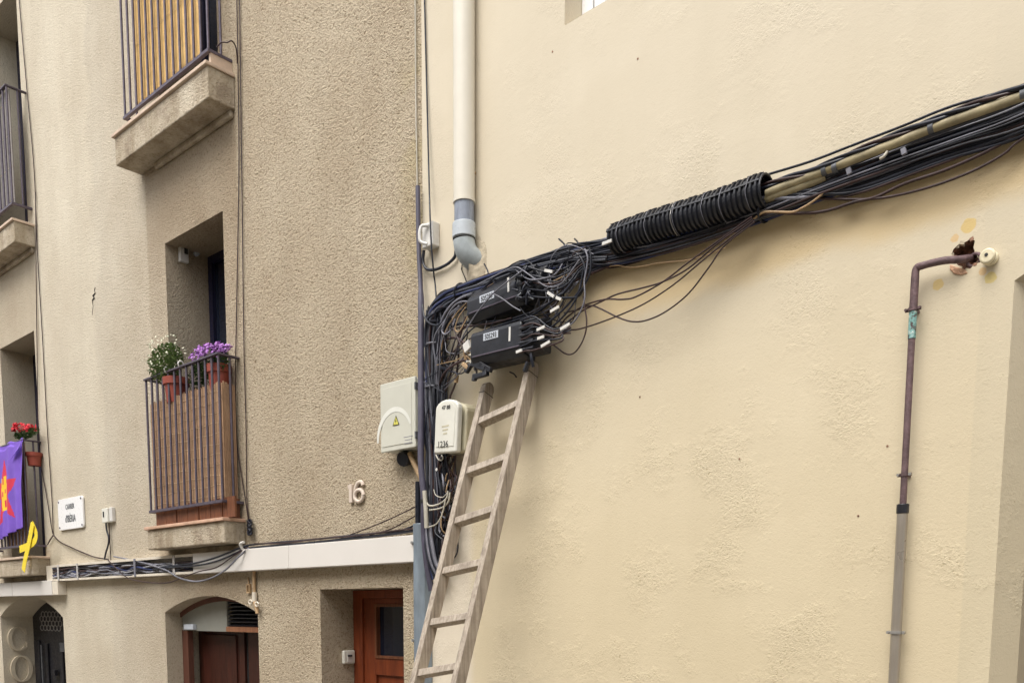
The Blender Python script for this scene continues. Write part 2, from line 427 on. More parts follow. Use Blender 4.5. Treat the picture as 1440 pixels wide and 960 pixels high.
M_BRICK = simple('pale_exposed_brick', '#c9a083', 0.95, var=0.3, sc=40, bump=0.006, bsc=90)
M_STEEL = simple('dull_steel', '#a7a5a2', 0.4, 0.6, var=0.15)
M_TERRA = simple('dark_red_plastic_pot', '#8f4232', 0.55, var=0.1, sc=6)
M_LEAF = simple('green_leaf', (0.045, 0.10, 0.022, 1), 0.6, var=0.6, sc=40)
M_LEAFL = simple('light_green_leaf', (0.13, 0.20, 0.06, 1), 0.6, var=0.5, sc=40)
M_WFL = simple('white_blossom', (0.72, 0.72, 0.55, 1), 0.6, var=0.1)
M_PFL = simple('violet_blossom', (0.40, 0.17, 0.52, 1), 0.6, var=0.45, sc=40)
M_RFL = simple('red_blossom', (0.60, 0.012, 0.03, 1), 0.6, var=0.25, sc=40)
M_PURPLE = simple('purple_flag_cloth', (0.17, 0.085, 0.48, 1), 0.8, var=0.12, sc=4)
M_FRED = simple('red_flag_emblem', (0.58, 0.03, 0.07, 1), 0.8, var=0.1, sc=6)
M_FYEL = simple('yellow_flag_emblem', (0.75, 0.48, 0.02, 1), 0.8, var=0.1, sc=6)
M_STONE = simple('paving_stone', (0.22, 0.20, 0.18, 1), 0.85, var=0.2, sc=3)
M_PAV = simple('pale_street_paving', (0.30, 0.28, 0.245, 1), 0.85, var=0.15, sc=2)
M_ASPH = simple('asphalt', (0.05, 0.05, 0.05, 1), 0.9, var=0.2, sc=30, bump=0.003)

# ------------------------------------------------------------------ setting: street, pavement, the added unseen house across the street
g = MB(); g.add([(-120, -120, 0), (120, -120, 0), (120, 120, 0), (-120, 120, 0)], [(0, 1, 2, 3)])
def ground_z(s): return 0.06 * s if s < 0 else 0.06 * s
go = solo('street', g, M_PAV, A, (0, 0, 0), kind='structure')
go.matrix_world = A.M @ Matrix.Rotation(-math.atan(0.06), 4, 'Y')
pv = MB(); pv.box(-60, 60, 0.0, 1.0, -0.02, 0.10)
po = solo('pavement', pv, M_STONE, A, (0, 0, 0), kind='structure')
po.matrix_world = A.M @ Matrix.Rotation(-math.atan(0.06), 4, 'Y')

ob = thing('house', 'added unseen plain house across the narrow street behind the viewer', 'house', A, (0, 6.4, 0))  # unseen, added to block low sky; distance and height set for the light
m = MB(); m.box(-26, 14, 6.4, 7.4, -2.5, 5.9); part('wall', m, simple('added_house_grey_cream_render', (0.42, 0.38, 0.31, 1), 0.9), ob)
for i in range(7):
    for zz in (0.8, 3.7):
        w = MB(); w.box(-24 + i * 5.2, -23.0 + i * 5.2, 6.38, 6.398, zz, zz + 1.5)
        part('window', w, M_GLASS, ob)  # windows of the added unseen house

# ------------------------------------------------------------------ the two facades
def arch(s0, s1, zs, za, zb, n=20):
    w = (s1 - s0) / 2; h = za - zs; R = (w * w + h * h) / (2 * h); c = (s0 + s1) / 2; cz = za - R
    a0 = math.asin(w / R)
    return [(s0, zb)] + [(c + R * math.sin(-a0 + 2 * a0 * i / n), cz + R * math.cos(-a0 + 2 * a0 * i / n)) for i in range(n + 1)] + [(s1, zb)]
def wall_mesh(name, block, cuts, mats, base):
    me = to_mesh(name, block, mats, base); o = bpy.data.objects.new(name, me); COL.objects.link(o)
    ks = []
    for c in cuts:
        cm = to_mesh('cut', c, mats, base); co = bpy.data.objects.new('cut', cm); COL.objects.link(co); ks.append(co)
        b = o.modifiers.new('b', 'BOOLEAN'); b.operation = 'DIFFERENCE'; b.object = co; b.solver = 'EXACT'
    bpy.context.view_layer.update()
    new = bpy.data.meshes.new_from_object(o.evaluated_get(bpy.context.evaluated_depsgraph_get()))
    o.modifiers.clear(); o.data = new; new.name = name
    for k in ks: bpy.data.objects.remove(k)
    return o

FL0, FL1 = 2.28, 5.39                                # floor levels of the left house
WM = (-6.985, -6.117); WL = (-10.63, -9.688)          # window columns
ZT = 4.53
DR = (-5.028, -4.176)
AM = (-7.218, -5.80); AL = (-11.087, -9.34)
ds_ = 0.0
R = 0.416
cuts = []
def cutrect(s0, s1, z0, z1, dep): c = MB(); c.box(s0, s1, -dep, 0.3, z0, z1); return c
cuts.append(cutrect(WM[0], WM[1], FL0, ZT, 0.44))
cuts.append(cutrect(WM[0], WM[1], FL1, FL1 + 2.25, 0.44))
cuts.append(cutrect(WL[0], WL[1], FL0 - 0.13, 4.41, 0.40))
cuts.append(cutrect(WL[0], WL[1], FL1, FL1 + 2.25, 0.40))
cuts.append(cutrect(DR[0], DR[1], -1.2, 1.741, 0.36))
c = MB(); c.prism(arch(AM[0], AM[1], 1.577, 1.712, -1.4), -0.34, 0.3); cuts.append(c)
c = MB(); c.prism(arch(AL[0], AL[1], 1.522, 1.74, -1.6), -0.39, 0.3); cuts.append(c)
blk = MB(); blk.box(-16, SA, -0.8, 0, -2.0, 9.5)
houseA = thing('apartment_building', 'rough sand coloured plaster apartment house with shallow balconies and arched doorways', 'building', A, (0, 0, 0))
wa = wall_mesh('wall', blk, cuts, [M_A], (0, 0, 0)); wa.parent = houseA; BASE[wa] = (0, 0, 0)

houseB = thing('plaster_house', 'cream painted plaster house carrying the cable bundle and the ladder', 'house', B, (0, 0, 0))
sj = -0.974
zsp = H(B, 1420, 396)[2]
cutsB = []
JS, JD = 0.062, 0.12                                 # the jamb is splayed
def splay(k): return arch(sj + JS * k, sj + 1.5 - JS * k, zsp - 0.01 * k, zsp + 0.20 - 0.03 * k, -1.0)
rings = [(splay(-0.5), JD * 0.5), (splay(1), -JD), (splay(1), -0.45)]
c = MB(); nn_ = len(rings[0][0])
c.add([(p[0], d_, p[1]) for r_, d_ in rings for p in r_], [tuple(range(nn_)), tuple(range(3 * nn_ - 1, 2 * nn_ - 1, -1))] + [(k * nn_ + i, k * nn_ + (i + 1) % nn_, (k + 1) * nn_ + (i + 1) % nn_, (k + 1) * nn_ + i) for k in range(2) for i in range(nn_)])
cutsB.append(c)
wl0 = H(B, 794, 36)
cutsB.append(cutrect(wl0[0], wl0[0] + 0.95, wl0[2], wl0[2] + 1.3, 0.20))
hole_px = [(1338, 357), (1341, 350), (1349, 343), (1356, 341), (1360, 339), (1364, 336), (1371, 338), (1369, 348), (1372, 357), (1376, 363), (1375, 370), (1369, 373), (1364, 378), (1356, 376), (1347, 373), (1342, 366)]
hp = [(H(B, x, y)[0], H(B, x, y)[2]) for x, y in hole_px]
c = MB(); c.prism(hp, -0.055, 0.2, 1); c.mi = [1] * len(c.f); cutsB.append(c)
blk = MB(); blk.box(SB, 4.0, -0.8, 0, -2.0, 9.5)
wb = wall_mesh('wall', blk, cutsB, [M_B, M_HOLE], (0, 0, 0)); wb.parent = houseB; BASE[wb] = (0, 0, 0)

# roofs close the houses against the sky
for hh, s0, s1 in ((houseA, -16, SA), (houseB, SB, 4.0)):
    r_ = MB(); r_.box(s0, s1 - 0.003, -6.0, 0.35, 9.5, 9.7); part('roof', r_, M_TERRA, hh)

# ---- left house: openings
def leaf_door(par, s0, s1, z0, z1, d, mat, frame=0.05):
    f_ = MB(); f_.box(s0, s0 + frame, d, d + 0.05, z0, z1); f_.box(s1 - frame, s1, d, d + 0.05, z0, z1); f_.box(s0 + frame, s1 - frame, d, d + 0.05, z1 - frame, z1)
    fr = part('frame', f_, M_IRON, par)
    p = MB(); p.box(s0 + frame, s1 - frame, d, d + 0.03, z0, z1 - frame)
    part('pane', p, mat, par)
for (w, z0, z1, dp) in ((WM, FL0, ZT, 0.43), (WM, FL1, FL1 + 2.25, 0.43), (WL, FL0 - 0.13, 4.41, 0.39), (WL, FL1, FL1 + 2.25, 0.39)):
    e = MB(); e.box(w[0] + 0.001, w[0] + 0.06, -dp - 0.002, -dp + 0.05, z0, z1 - 0.06)
    e.box(w[1] - 0.06, w[1] - 0.001, -dp - 0.002, -dp + 0.05, z0, z1 - 0.06); e.box(w[0] + 0.001, w[1] - 0.001, -dp - 0.002, -dp + 0.05, z1 - 0.06, z1 - 0.002)
    fr = part('window', e, M_NAVY, houseA)
    p = MB(); p.box(w[0] + 0.06, w[1] - 0.06, -dp - 0.002, -dp + 0.02, z0, z1 - 0.06)
    part('pane', p, M_GLASS, fr)
    p = MB(); p.box((w[0] + w[1]) / 2 - 0.03, (w[0] + w[1]) / 2 + 0.03, -dp + 0.02, -dp + 0.045, z0, z1 - 0.06)
    part('mullion', p, M_NAVY, fr)
# an open dark door leaf standing in the middle window
lf = MB(); lf.box(WM[1] - 0.15, WM[1] - 0.11, -0.40, -0.16, FL0 + 0.02, ZT - 0.33)
part('shutter', lf, M_NAVY, houseA)

# right hand door
z0, z1 = -0.36, 1.741
dd = -0.345
fr = MB(); fr.box(DR[0] + 0.002, DR[0] + 0.10, dd, dd + 0.06, z0, z1 - 0.002); fr.box(DR[1] - 0.05, DR[1] - 0.002, dd, dd + 0.06, z0, z1 - 0.002); fr.box(DR[0] + 0.10, DR[1] - 0.05, dd, dd + 0.06, z1 - 0.06, z1 - 0.002)
door = part('door', fr, M_RED, houseA, bevel=0.006, label='red brown varnished door with a tall dark pane')
gs0, gs1 = H(A, 534, 880, dd)[0], H(A, 590, 880, dd)[0]
gz1, gz0 = H(A, 534, 849, dd)[2], H(A, 534, 924, dd)[2]
gs1 = DR[1] - 0.12
lm = MB()
lm.box(DR[0] + 0.10, gs0, dd, dd + 0.04, z0, z1 - 0.06); lm.box(gs1, DR[1] - 0.05, dd, dd + 0.04, z0, z1 - 0.06)
lm.box(gs0, gs1, dd, dd + 0.04, gz1, z1 - 0.06); lm.box(gs0, gs1, dd, dd + 0.04, gz0 - 0.12, gz0); lm.box(gs0, gs1, dd, dd + 0.02, z0, gz0 - 0.12)
part('leaf', lm, M_RED, door, bevel=0.004)
for (za, zb) in ((gz0 - 0.20, gz0 - 0.75), (gz0 - 0.82, gz0 - 1.4)):
    pn = MB(); pn.box(gs0 + 0.04, gs1 - 0.04, dd + 0.02, dd + 0.035, zb, za); part('panel', pn, M_RED, door, bevel=0.008)
pn = MB(); pn.box(gs0, gs1, dd, dd + 0.012, gz0, gz1); part('pane', pn, M_GLASS, door)
bd = MB()
bd.box(gs0, gs0 + 0.018, dd + 0.012, dd + 0.048, gz0, gz1); bd.box(gs0 + 0.018, gs1, dd + 0.012, dd + 0.048, gz0, gz0 + 0.018); bd.box(gs0 + 0.018, gs1, dd + 0.012, dd + 0.048, gz1 - 0.018, gz1)
part('glazing_bead', bd, M_PLANK, door)

# bell box on the jamb of that door
def jamb(f, s, x, y):                                 # point of the inner jamb plane s under a photo pixel -> (s, d, z)
    lo, hi = -0.8, 0.2
    for _ in range(40):
        md = (lo + hi) / 2
        if f.hit(x, y, md)[0] < s: lo = md
        else: hi = md
    return (s, md, f.hit(x, y, md)[2])
a_, b_ = jamb(A, DR[0], 480, 914), jamb(A, DR[0], 496, 932)
bb = thing('doorbell_panel', 'small ivory doorbell box on the jamb of the red brown door', 'doorbell', A, (DR[0], a_[1], b_[2]))
q = MB(); q.box(DR[0], DR[0] + 0.03, b_[1], a_[1], b_[2], a_[2]); part('housing', q, M_BOXW, bb, bevel=0.008)
cy, cz = (a_[1] + b_[1]) / 2, (a_[2] + b_[2]) / 2
q = MB(); q.box(DR[0] + 0.03, DR[0] + 0.034, cy - 0.02, cy + 0.022, cz - 0.035, cz + 0.03); part('plate', q, M_TAG, bb)
for k in range(3):
    q = MB(); q.box(DR[0] + 0.034, DR[0] + 0.042, cy - 0.014 + 0.013 * k, cy - 0.006 + 0.013 * k, cz + 0.004, cz + 0.016); part('button', q, M_INK, bb)

# middle arched doorway
dM = -0.15
fm = MB()
zo = 1.577
post0, post1 = H(A, 256, 920, dM)[0], H(A, 265, 920, dM)[0]
fm.box(AM[0] + 0.002, post1, dM - 0.05, dM, -1.0, zo - 0.15)
tr = part('door_frame', fm, M_BROWN, houseA)
pz0, pz1 = H(A, 300, 887, dM)[2], 1.70
gp1 = H(A, 319, 870, dM)[0]
ap = arch(AM[0] + 0.001, AM[1] - 0.001, 1.576, 1.711, pz0, 24)
def clip_arch(sa, sb, inset=0.0):
    top = [(s, z) for s, z in ap[1:-1] if sa < s < sb]
    def zat(s):
        for (p, q_) in zip(ap[1:-1], ap[2:-1]):
            if p[0] <= s <= q_[0]: return p[1] + (q_[1] - p[1]) * (s - p[0]) / (q_[0] - p[0])
        return 1.576
    pts = [(sa, pz0), (sa, zat(sa) - inset)] + [(s, z - inset) for s, z in top] + [(sb, zat(sb) - inset), (sb, pz0)]
    return pts, zat
pts, zat = clip_arch(AM[0] + 0.02, gp1, 0.001)
pg = MB(); pg.prism(pts, dM - 0.03, dM); part('transom_panel', pg, M_GPANEL, tr)
bm_ = MB(); n_ = 22
apb = arch(AM[0] + 0.002, AM[1] - 0.002, 1.576, 1.711, 0, n_)[1:-1]
bm_.add([(s, dM + 0.012 * k2, z + h_) for (s, z) in apb for (k2, h_) in ((0, -0.04), (0, -0.001), (1, -0.04), (1, -0.001))],
        [(4 * i + a, 4 * i + b, 4 * i + 4 + b, 4 * i + 4 + a) for i in range(n_) for a, b in ((0, 1), (1, 3), (3, 2), (2, 0))])
part('arched_trim', bm_, M_BROWN, tr)
hz0 = H(A, 340, 888, dM)[2]; hz1 = H(A, 340, 881, dM)[2]
hd = MB(); hd.box(gp1, AM[1] - 0.002, dM - 0.04, dM + 0.01, hz0, hz1); part('header', hd, wood('tan_wood_header', '#7a4f38', '#a3704e', (12, 12, 1), 0.6, 0.2), tr)
bk = MB(); pts2, _ = clip_arch(gp1 + 0.002, AM[1] - 0.004, 0.004); bk.prism(pts2, dM - 0.09, dM - 0.07); part('vent_back', bk, M_INK, tr)
nl = 8
for i in range(nl):
    zz = hz1 + 0.018 + i * 0.031
    if zz > 1.70: break
    s1_ = AM[1] - 0.006
    # louvre is cut short where the arch comes down
    while zat(s1_) < zz + 0.016 and s1_ > gp1 + 0.05: s1_ -= 0.02
    if s1_ <= gp1 + 0.06: break
    l_ = MB(); l_.obox(((gp1 + 0.004 + s1_) / 2, dM - 0.035, zz), ((s1_ - gp1 - 0.004) / 2, 0, 0), (0, 0.024, -0.012), (0, 0.0015, 0.003))
    part('louvre', l_, M_BIRON, tr)
# door leaf further in
dd2 = -0.325
s_l = H(A, 286, 920, dd2)[0]
lf = MB(); lf.box(AM[0] + 0.002, AM[1] - 0.002, dd2 - 0.012, dd2, -1.2, pz0 + 0.1); part('door_jamb', lf, M_A, tr)
lf = MB(); lf.box(s_l, H(A, 350, 920, dd2)[0], dd2, dd2 + 0.04, -1.0, pz0 + 0.05)
md_ = part('door', lf, M_MAROON, houseA, label='dark maroon door leaf under the louvred vent')
for za, zb in ((pz0 - 0.03, pz0 - 0.55), (pz0 - 0.62, pz0 - 1.5)):
    q = MB(); q.box(s_l + 0.10, H(A, 340, 920, dd2)[0], dd2 + 0.04, dd2 + 0.055, zb, za); part('panel', q, M_MAROON, md_, bevel=0.01)
q = MB(); q.box(H(A, 350, 920, dd2)[0], H(A, 357, 920, dd2)[0], dd2, dd2 + 0.02, -1.0, pz0 + 0.05); part('gap_strip', q, M_INK, md_)
q = MB(); q.box(H(A, 357, 920, dd2)[0], AM[1] - 0.004, dd2, dd2 + 0.05, -1.0, pz0 + 0.05); part('post', q, M_MAROON, md_)
e0, e1 = H(A, 258, 877, dM + 0.04), H(A, 271, 885, dM + 0.04)
q = MB(); q.box(e0[0], e1[0], dM, dM + 0.04, e1[2], e0[2])
solo('wall_sensor', q, M_LBL, A, (e0[0], dM, e1[2]), 'small pale box at the left end of the grey board in the arch', 'sensor', bevel=0.006)

# left arched doorway: black iron door with lattice window, big letters on the jamb
dL = -0.385
q = MB(); q.prism(arch(AL[0] + 0.003, AL[1] - 0.003, 1.52, 1.737, -1.2), dL, dL + 0.03)
idr = part('door', q, M_BIRON, houseA, label='black iron door with a small round-pattern lattice')
zl0, zl1 = H(A, 75, 886, dL)[2], H(A, 75, 858, dL)[2]
sl0, sl1 = H(A, 61, 870, dL)[0], AL[1] - 0.06
lat = MB()
for iy in range(4):
    for ix in range(6):
        cx = sl0 + 0.05 + ix * 0.095 + (0.047 if iy % 2 else 0); cz = zl0 + 0.03 + iy * 0.052
        if cx > sl1 or (cz > zl1 - 0.03 and cx < sl0 + 0.12): continue
        ring = [(cx + 0.050 * math.cos(2 * math.pi * k / 10), dL + 0.04, cz + 0.031 * math.sin(2 * math.pi * k / 10)) for k in range(11)]
        lat.tube(ring, 0.0055, 4, caps=False)
part('lattice', lat, M_LATT, idr)
for x0, x1, y0, y1 in ((56, 60, 900, 1100), (64, 78, 904, 1100), (84, 99, 904, 1100)):
    a = H(A, x0, y0, dL + 0.04); b = H(A, x1, y1, dL + 0.04)
    q = MB(); q.box(a[0], b[0], dL + 0.03, dL + 0.055, b[2], a[2]); part('panel', q, M_BIRON, idr, bevel=0.008)
q = MB(); a = H(A, 84, 903, dL + 0.06); b = H(A, 91, 916, dL + 0.06); q.box(a[0], b[0], dL + 0.055, dL + 0.062, b[2], a[2]); part('plate', q, M_IRONG, idr)
q = MB(); a = H(A, 58, 906, dL + 0.06); q.tube([(a[0], dL + 0.06, -1), (a[0], dL + 0.06, a[2])], 0.012, 8); part('bar', q, M_IRONG, idr)
q = MB(); a = H(A, 78, 945, dL + 0.06)
q.obox((a[0], dL + 0.07, a[2]), (0.05, 0, 0), (0, 0.02, 0), (0, 0, 0.03)); part('handle', q, M_BIRON, idr)
def jl(x, y): return jamb(A, AL[0], x, y)
def letter_ring(x0, y0, x1, y1, gap=None):
    a = jl(x0, y0); b = jl(x1, y1)
    cd, czz = (a[1] + b[1]) / 2, (a[2] + b[2]) / 2; rd, rz = abs(a[1] - b[1]) / 2, abs(a[2] - b[2]) / 2
    n = 40; m_ = MB(); st, en = (0, 2 * math.pi) if gap is None else (gap, 2 * math.pi - gap)
    vs = []
    for k in range(n + 1):
        w = st + (en - st) * k / n
        c_, s_ = math.cos(w), math.sin(w)
        for (kr, kz, o_) in ((1, 1, 0.0), (1, 1, 0.03), (0.62, 0.88, 0.03), (0.62, 0.88, 0.0)):
            vs.append((AL[0] + o_, cd - c_ * rd * kr, czz + s_ * rz * kz))
    fs = [(4 * k + a2, 4 * k + 4 + a2, 4 * k + 4 + (a2 + 1) % 4, 4 * k + (a2 + 1) % 4) for k in range(n) for a2 in range(3)]
    if gap is not None: fs += [(0, 1, 2, 3), (4 * n + 3, 4 * n + 2, 4 * n + 1, 4 * n)]
    m_.add(vs, fs, False)
    if gap is not None:
        for sg in (1, -1):
            w = gap
            d_ = cd - math.cos(w) * rd * 0.98; z_ = czz + sg * math.sin(w) * rz * 0.95
            m_.obox((AL[0] + 0.0145, d_ - 0.004, z_ - sg * 0.012), (0.014, 0, 0), (0, 0.008, 0), (0, 0, 0.038))
    return m_
M_LET = simple('pale_relief_letter', (0.52, 0.45, 0.34, 1), 0.85, var=0.08)
part('letter', letter_ring(9, 880, 41, 914, 0.72), M_LET, houseA, label='large raised letter C on the left jamb')
part('letter', letter_ring(13, 921, 46, 957), M_LET, houseA, label='large raised letter O on the left jamb')

# ---- balconies
def balcony(name, s0, s1, zt, h, dep, label):
    m_ = MB(); m_.box(s0 + 0.02, s1 - 0.01, 0.0, dep - 0.02, zt - h, zt - 0.0245)
    b_ = part('balcony', m_, M_SLAB, houseA, bevel=0.008, label=label)
    cv = MB(); cv.box(s0 + 0.30, s1 - 0.03, 0.0, 0.035, zt - h - 0.05, zt - h - 0.001); part('cove', cv, M_SLAB, b_, bevel=0.012)
    t_ = MB(); t_.box(s0, s1, 0.0, dep, zt - 0.024, zt); part('tile_edge', t_, M_TILE if name == 'm' else M_TILEP, b_, bevel=0.004)
    return b_
b1 = balcony('m', -7.14, -5.925, FL0, 0.185, 0.20, 'shallow plaster balcony with brown reed screen')
b2 = balcony('u', -7.35, -5.90, FL1, 0.235, 0.235, 'shallow plaster balcony with yellow reed screen')
b3 = balcony('lu', -10.95, -9.53, FL1, 0.215, 0.215, 'upper balcony at the far left edge')
b4 = balcony('lm', -10.95, -9.58, FL0 - 0.13, 0.195, 0.20, 'lower balcony at the far left behind the flag')

def railing(lbl, s0, s1, dep, zb, zt, nb, mat, round_end=False):
    r_ = MB()
    r_.box(s0, s1, dep - 0.016, dep + 0.018, zt - 0.014, zt); r_.box(s0, s0 + 0.034, 0.0, dep - 0.016, zt - 0.014, zt - 0.001); r_.box(s1 - 0.034, s1, 0.0, dep - 0.016, zt - 0.014, zt - 0.001)
    ro = part('railing', r_, mat, houseA, bevel=0.003, label=lbl)
    q_ = MB(); q_.box(s0, s1, dep - 0.012, dep + 0.014, zb, zb + 0.020); q_.box(s0, s0 + 0.028, 0, dep - 0.012, zb, zb + 0.019); q_.box(s1 - 0.028, s1, 0, dep - 0.012, zb, zb + 0.019)
    part('bottom_rail', q_, mat, ro)
    bar = MB(); bar.tube([(s0 + 0.016, dep, zb + 0.01), (s0 + 0.016, dep, zt - 0.012)], 0.0095, 6)
    b0 = part('bar', bar, mat, ro)
    for i in range(1, nb): clone(b0, ((s1 - s0 - 0.032) * i / (nb - 1), 0, 0))
    for dx in (0, s1 - s0 - 0.032): clone(b0, (dx, -dep * 0.55, 0))
    return ro
ra = railing('dark iron railing of the middle balcony', H(A, 204, 535, 0.17)[0], -5.945, 0.17, H(A, 313, 704, 0.17)[2] - 0.01, H(A, 306, 496, 0.17)[2], 13, M_IRON)
rb = railing('dark iron railing of the upper balcony', -7.22, -5.93, 0.18, 5.475, 6.55, 14, M_IRON)
rc = railing('dark iron railing of the upper far left balcony', -10.9, -9.56, 0.18, 5.53, 6.62, 14, M_IRON)
rd = railing('dark iron railing of the lower far left balcony', -10.9, H(A, 58, 620, 0.0)[0], 0.17, 2.25, H(A, 33, 617, 0.17)[2], 14, M_IRON)

# boards standing behind the middle railing, under the reed screen
zr = H(A, 313, 704, 0.17)[2]
bw = 0.165
for i in range(7):
    s_ = -7.03 + i * (bw + 0.006)
    q = MB(); q.box(s_, s_ + bw - 0.004, 0.128 + 0.003 * (i % 2), 0.143 + 0.003 * (i % 2), FL0 + 0.002, zr + 0.03)
    part('board', q, M_PLANK, b1)
q = MB(); q.box(-5.99, -5.978, 0.015, 0.12, FL0 + 0.002, zr + 0.03); part('board', q, M_PLANK, b1)
q = MB(); q.box(-5.96, -5.935, 0.0, 0.17, FL1 + 0.001, FL1 + 0.085); part('upstand', q, M_TILEP, b2)

def reed_screen(name, label, s0, s1, dep, z0, z1, mat, pitch, tiegap, tmat, side=0.0, ragged=0.01, dip=None):
    t_ = thing(name, label, 'reed screen', A, (s0, dep, z0))
    m_ = MB(); x = s0; k = 0
    while x < s1:
        zt = z1 + uni(-ragged, ragged) + (dip(x) if dip else 0)
        m_.tube([(x, dep + uni(-0.002, 0.002), z0), (x + uni(-0.002, 0.002), dep + uni(-0.003, 0.003), (z0 + zt) / 2), (x, dep, zt)], pitch * 0.52, 5, smooth=True)
        x += pitch; k += 1
    y = dep - pitch
    while side and y > dep - side:
        m_.tube([(s1, y, z0), (s1, y, z1 + uni(-ragged, ragged))], pitch * 0.52, 5); y -= pitch
    part('reed', m_, mat, t_, kind='stuff')
    z = z0 + 0.04
    while z < z1 - 0.03:
        w_ = MB(); n_ = 24
        w_.tube([(s0 + (s1 - s0) * i / n_, dep + pitch * 0.62 + 0.002 * math.sin(i * 2.1), z + 0.005 * math.sin(i * 0.9 + z * 30)) for i in range(n_ + 1)], 0.0014, 4)
        part('tie_wire', w_, tmat, t_); z += tiegap
    return t_
zsl, zsr = 3.278, 3.251
reed_screen('reed_screen', 'weathered brown reed screen tied behind the middle balcony railing', -7.05, -5.992, 0.140, zr + 0.012, 3.265, M_REEDB, 0.0125, 0.075, M_TIE, side=0.12)
reed_screen('reed_screen', 'bright yellow reed screen tied inside the top balcony railing', -7.07, -6.08, 0.152, 5.50, 6.9, M_REED, 0.0135, 0.42, M_TIE)
reed_screen('reed_screen', 'narrow brown reed screen at the right end of the flag balcony', -10.45, -9.82, 0.10, 2.27, 3.3, M_REEDB, 0.0125, 0.12, M_TIE)
reed_screen('reed_screen', 'grey reed screen behind the bars of the top left balcony', -10.85, -9.60, 0.148, 5.56, 6.60, wood('grey_reed', '#6f6a68', '#a39c96', (70, 70, 2), 0.8, 0.3), 0.0125, 0.3, M_TIE)

# small fittings on the middle window jamb
a_, b_ = jamb(A, WM[0], 250, 348), jamb(A, WM[0], 263, 372)
al = thing('alarm_keypad', 'small white keypad box high on the shaded window jamb', 'keypad', A, (WM[0], a_[1], b_[2]))
q = MB(); q.box(WM[0], WM[0] + 0.035, b_[1], a_[1], b_[2], a_[2]); part('housing', q, M_TAG, al, bevel=0.006)
mdz = (a_[2] + b_[2]) / 2; mdd = (a_[1] + b_[1]) / 2
q = MB(); q.box(WM[0] + 0.035, WM[0] + 0.038, mdd - 0.03, mdd + 0.002, mdz + 0.01, mdz + 0.06); part('screen', q, M_INK, al)
c_ = jamb(A, WM[0], 275, 357)
q = MB(); q.tube([(WM[0], c_[1], c_[2]), (WM[0] + 0.03, c_[1], c_[2])], 0.022, 12)
solo('round_sensor', q, M_LBL, A, (WM[0], c_[1], c_[2]), 'tiny round grey sensor beside the white keypad', 'sensor', bevel=0.003)

# cracks in the left facade
q = MB()
cr = [(134, 404), (133, 408), (134, 412), (131, 416), (133, 419), (130, 422), (131, 430), (130, 438), (130, 443)]
q.tube([H(A, x, y, 0.001) for x, y in cr], 0.004, 5, radii=[0.003, 0.005, 0.006, 0.010, 0.010, 0.006, 0.003, 0.003, 0.002])
part('crack', q, M_INK, houseA)

# house number
n1 = H(A, 496, 707, 0.0); n1t = H(A, 496, 679, 0.0)
hh = n1t[2] - n1[2]
q = MB(); q.box(n1[0] - 0.013, n1[0] + 0.016, 0.0, 0.022, n1[2], n1t[2] - 0.008); q.box(n1[0] - 0.026, n1[0] - 0.012, 0.0, 0.02, n1t[2] - 0.035, n1t[2] - 0.012)
M_NUM = simple('stone_coloured_digit', (0.60, 0.51, 0.43, 1), 0.7, var=0.06)
part('digit', q, M_NUM, houseA, bevel=0.003, label='stone coloured house number digit 1')
c6 = H(A, 507, 696, 0.0); r6 = 0.038
pts6 = [(c6[0] + r6 * 1.15 * math.cos(w), 0.012, c6[2] - 0.004 + r6 * math.sin(w)) for w in [math.pi * 2 * k / 16 for k in range(17)]]
top = [(c6[0] - r6 * 1.12, 0.012, c6[2] + 0.01), (c6[0] - 0.034, 0.012, c6[2] + 0.045), (c6[0] - 0.008, 0.012, c6[2] + 0.078), (c6[0] + 0.026, 0.012, c6[2] + 0.080), (c6[0] + 0.042, 0.012, c6[2] + 0.058)]
q = MB(); q.tube(pts6, 0.0125, 8, caps=False, squash=1.0); q.tube(smooth_path(top, 4), 0.0125, 8)
part('digit', q, M_NUM, houseA, label='stone coloured house number digit 6')

# ------------------------------------------------------------------ trunking along the left facade
cz0 = H(A, 583, 789.5, 0.08)[2]; cz1 = H(A, 583, 751.5, 0.08)[2]
cs0 = H(A, 271, 790, 0.08)[0]; cs1 = H(A, 584.5, 770, 0.08)[0]
tk = thing('cable_trunking', 'long white closed trunking above the doorways running to the corner', 'cable trunking', A, (cs0, 0, cz0))
q = MB(); q.box(cs0, (cs0 + cs1) / 2 - 0.001, 0.0, 0.08, cz0, cz1); part('cover', q, M_WHITE, tk, bevel=0.004)
q = MB(); q.box((cs0 + cs1) / 2 + 0.001, cs1, 0.0, 0.0795, cz0, cz1); part('cover', q, M_WHITE, tk, bevel=0.004)
ts0 = H(A, 72, 800, 0.08)[0]
ot = thing('cable_tray', 'open grey cable tray stuffed with cables left of the white trunking', 'cable tray', A, (ts0, 0, cz0))
q = MB(); q.box(ts0, cs0 - 0.002, 0.0, 0.008, cz0, cz1); part('back_plate', q, M_TRAY, ot)
q = MB(); q.box(ts0, cs0 - 0.002, 0.008, 0.08, cz1 - 0.008, cz1 - 0.001); q.box(ts0, cs0 - 0.002, 0.072, 0.08, cz1 - 0.022, cz1 - 0.008); part('upper_lip', q, M_TRAYL, ot)
q = MB(); q.box(ts0, cs0 - 0.002, 0.008, 0.08, cz0 + 0.001, cz0 + 0.008); q.box(ts0, cs0 - 0.002, 0.072, 0.08, cz0 + 0.008, cz0 + 0.020); part('lower_lip', q, M_TRAYL, ot)
for x in (82, 109, 190, 245):
    s_ = H(A, x, 800, 0.08)[0]
    q = MB(); q.box(s_ - 0.016, s_ + 0.016, 0.081, 0.086, cz0 + 0.004, cz1 - 0.004); part('clip', q, M_TRAY if x != 190 else M_CABG, ot)
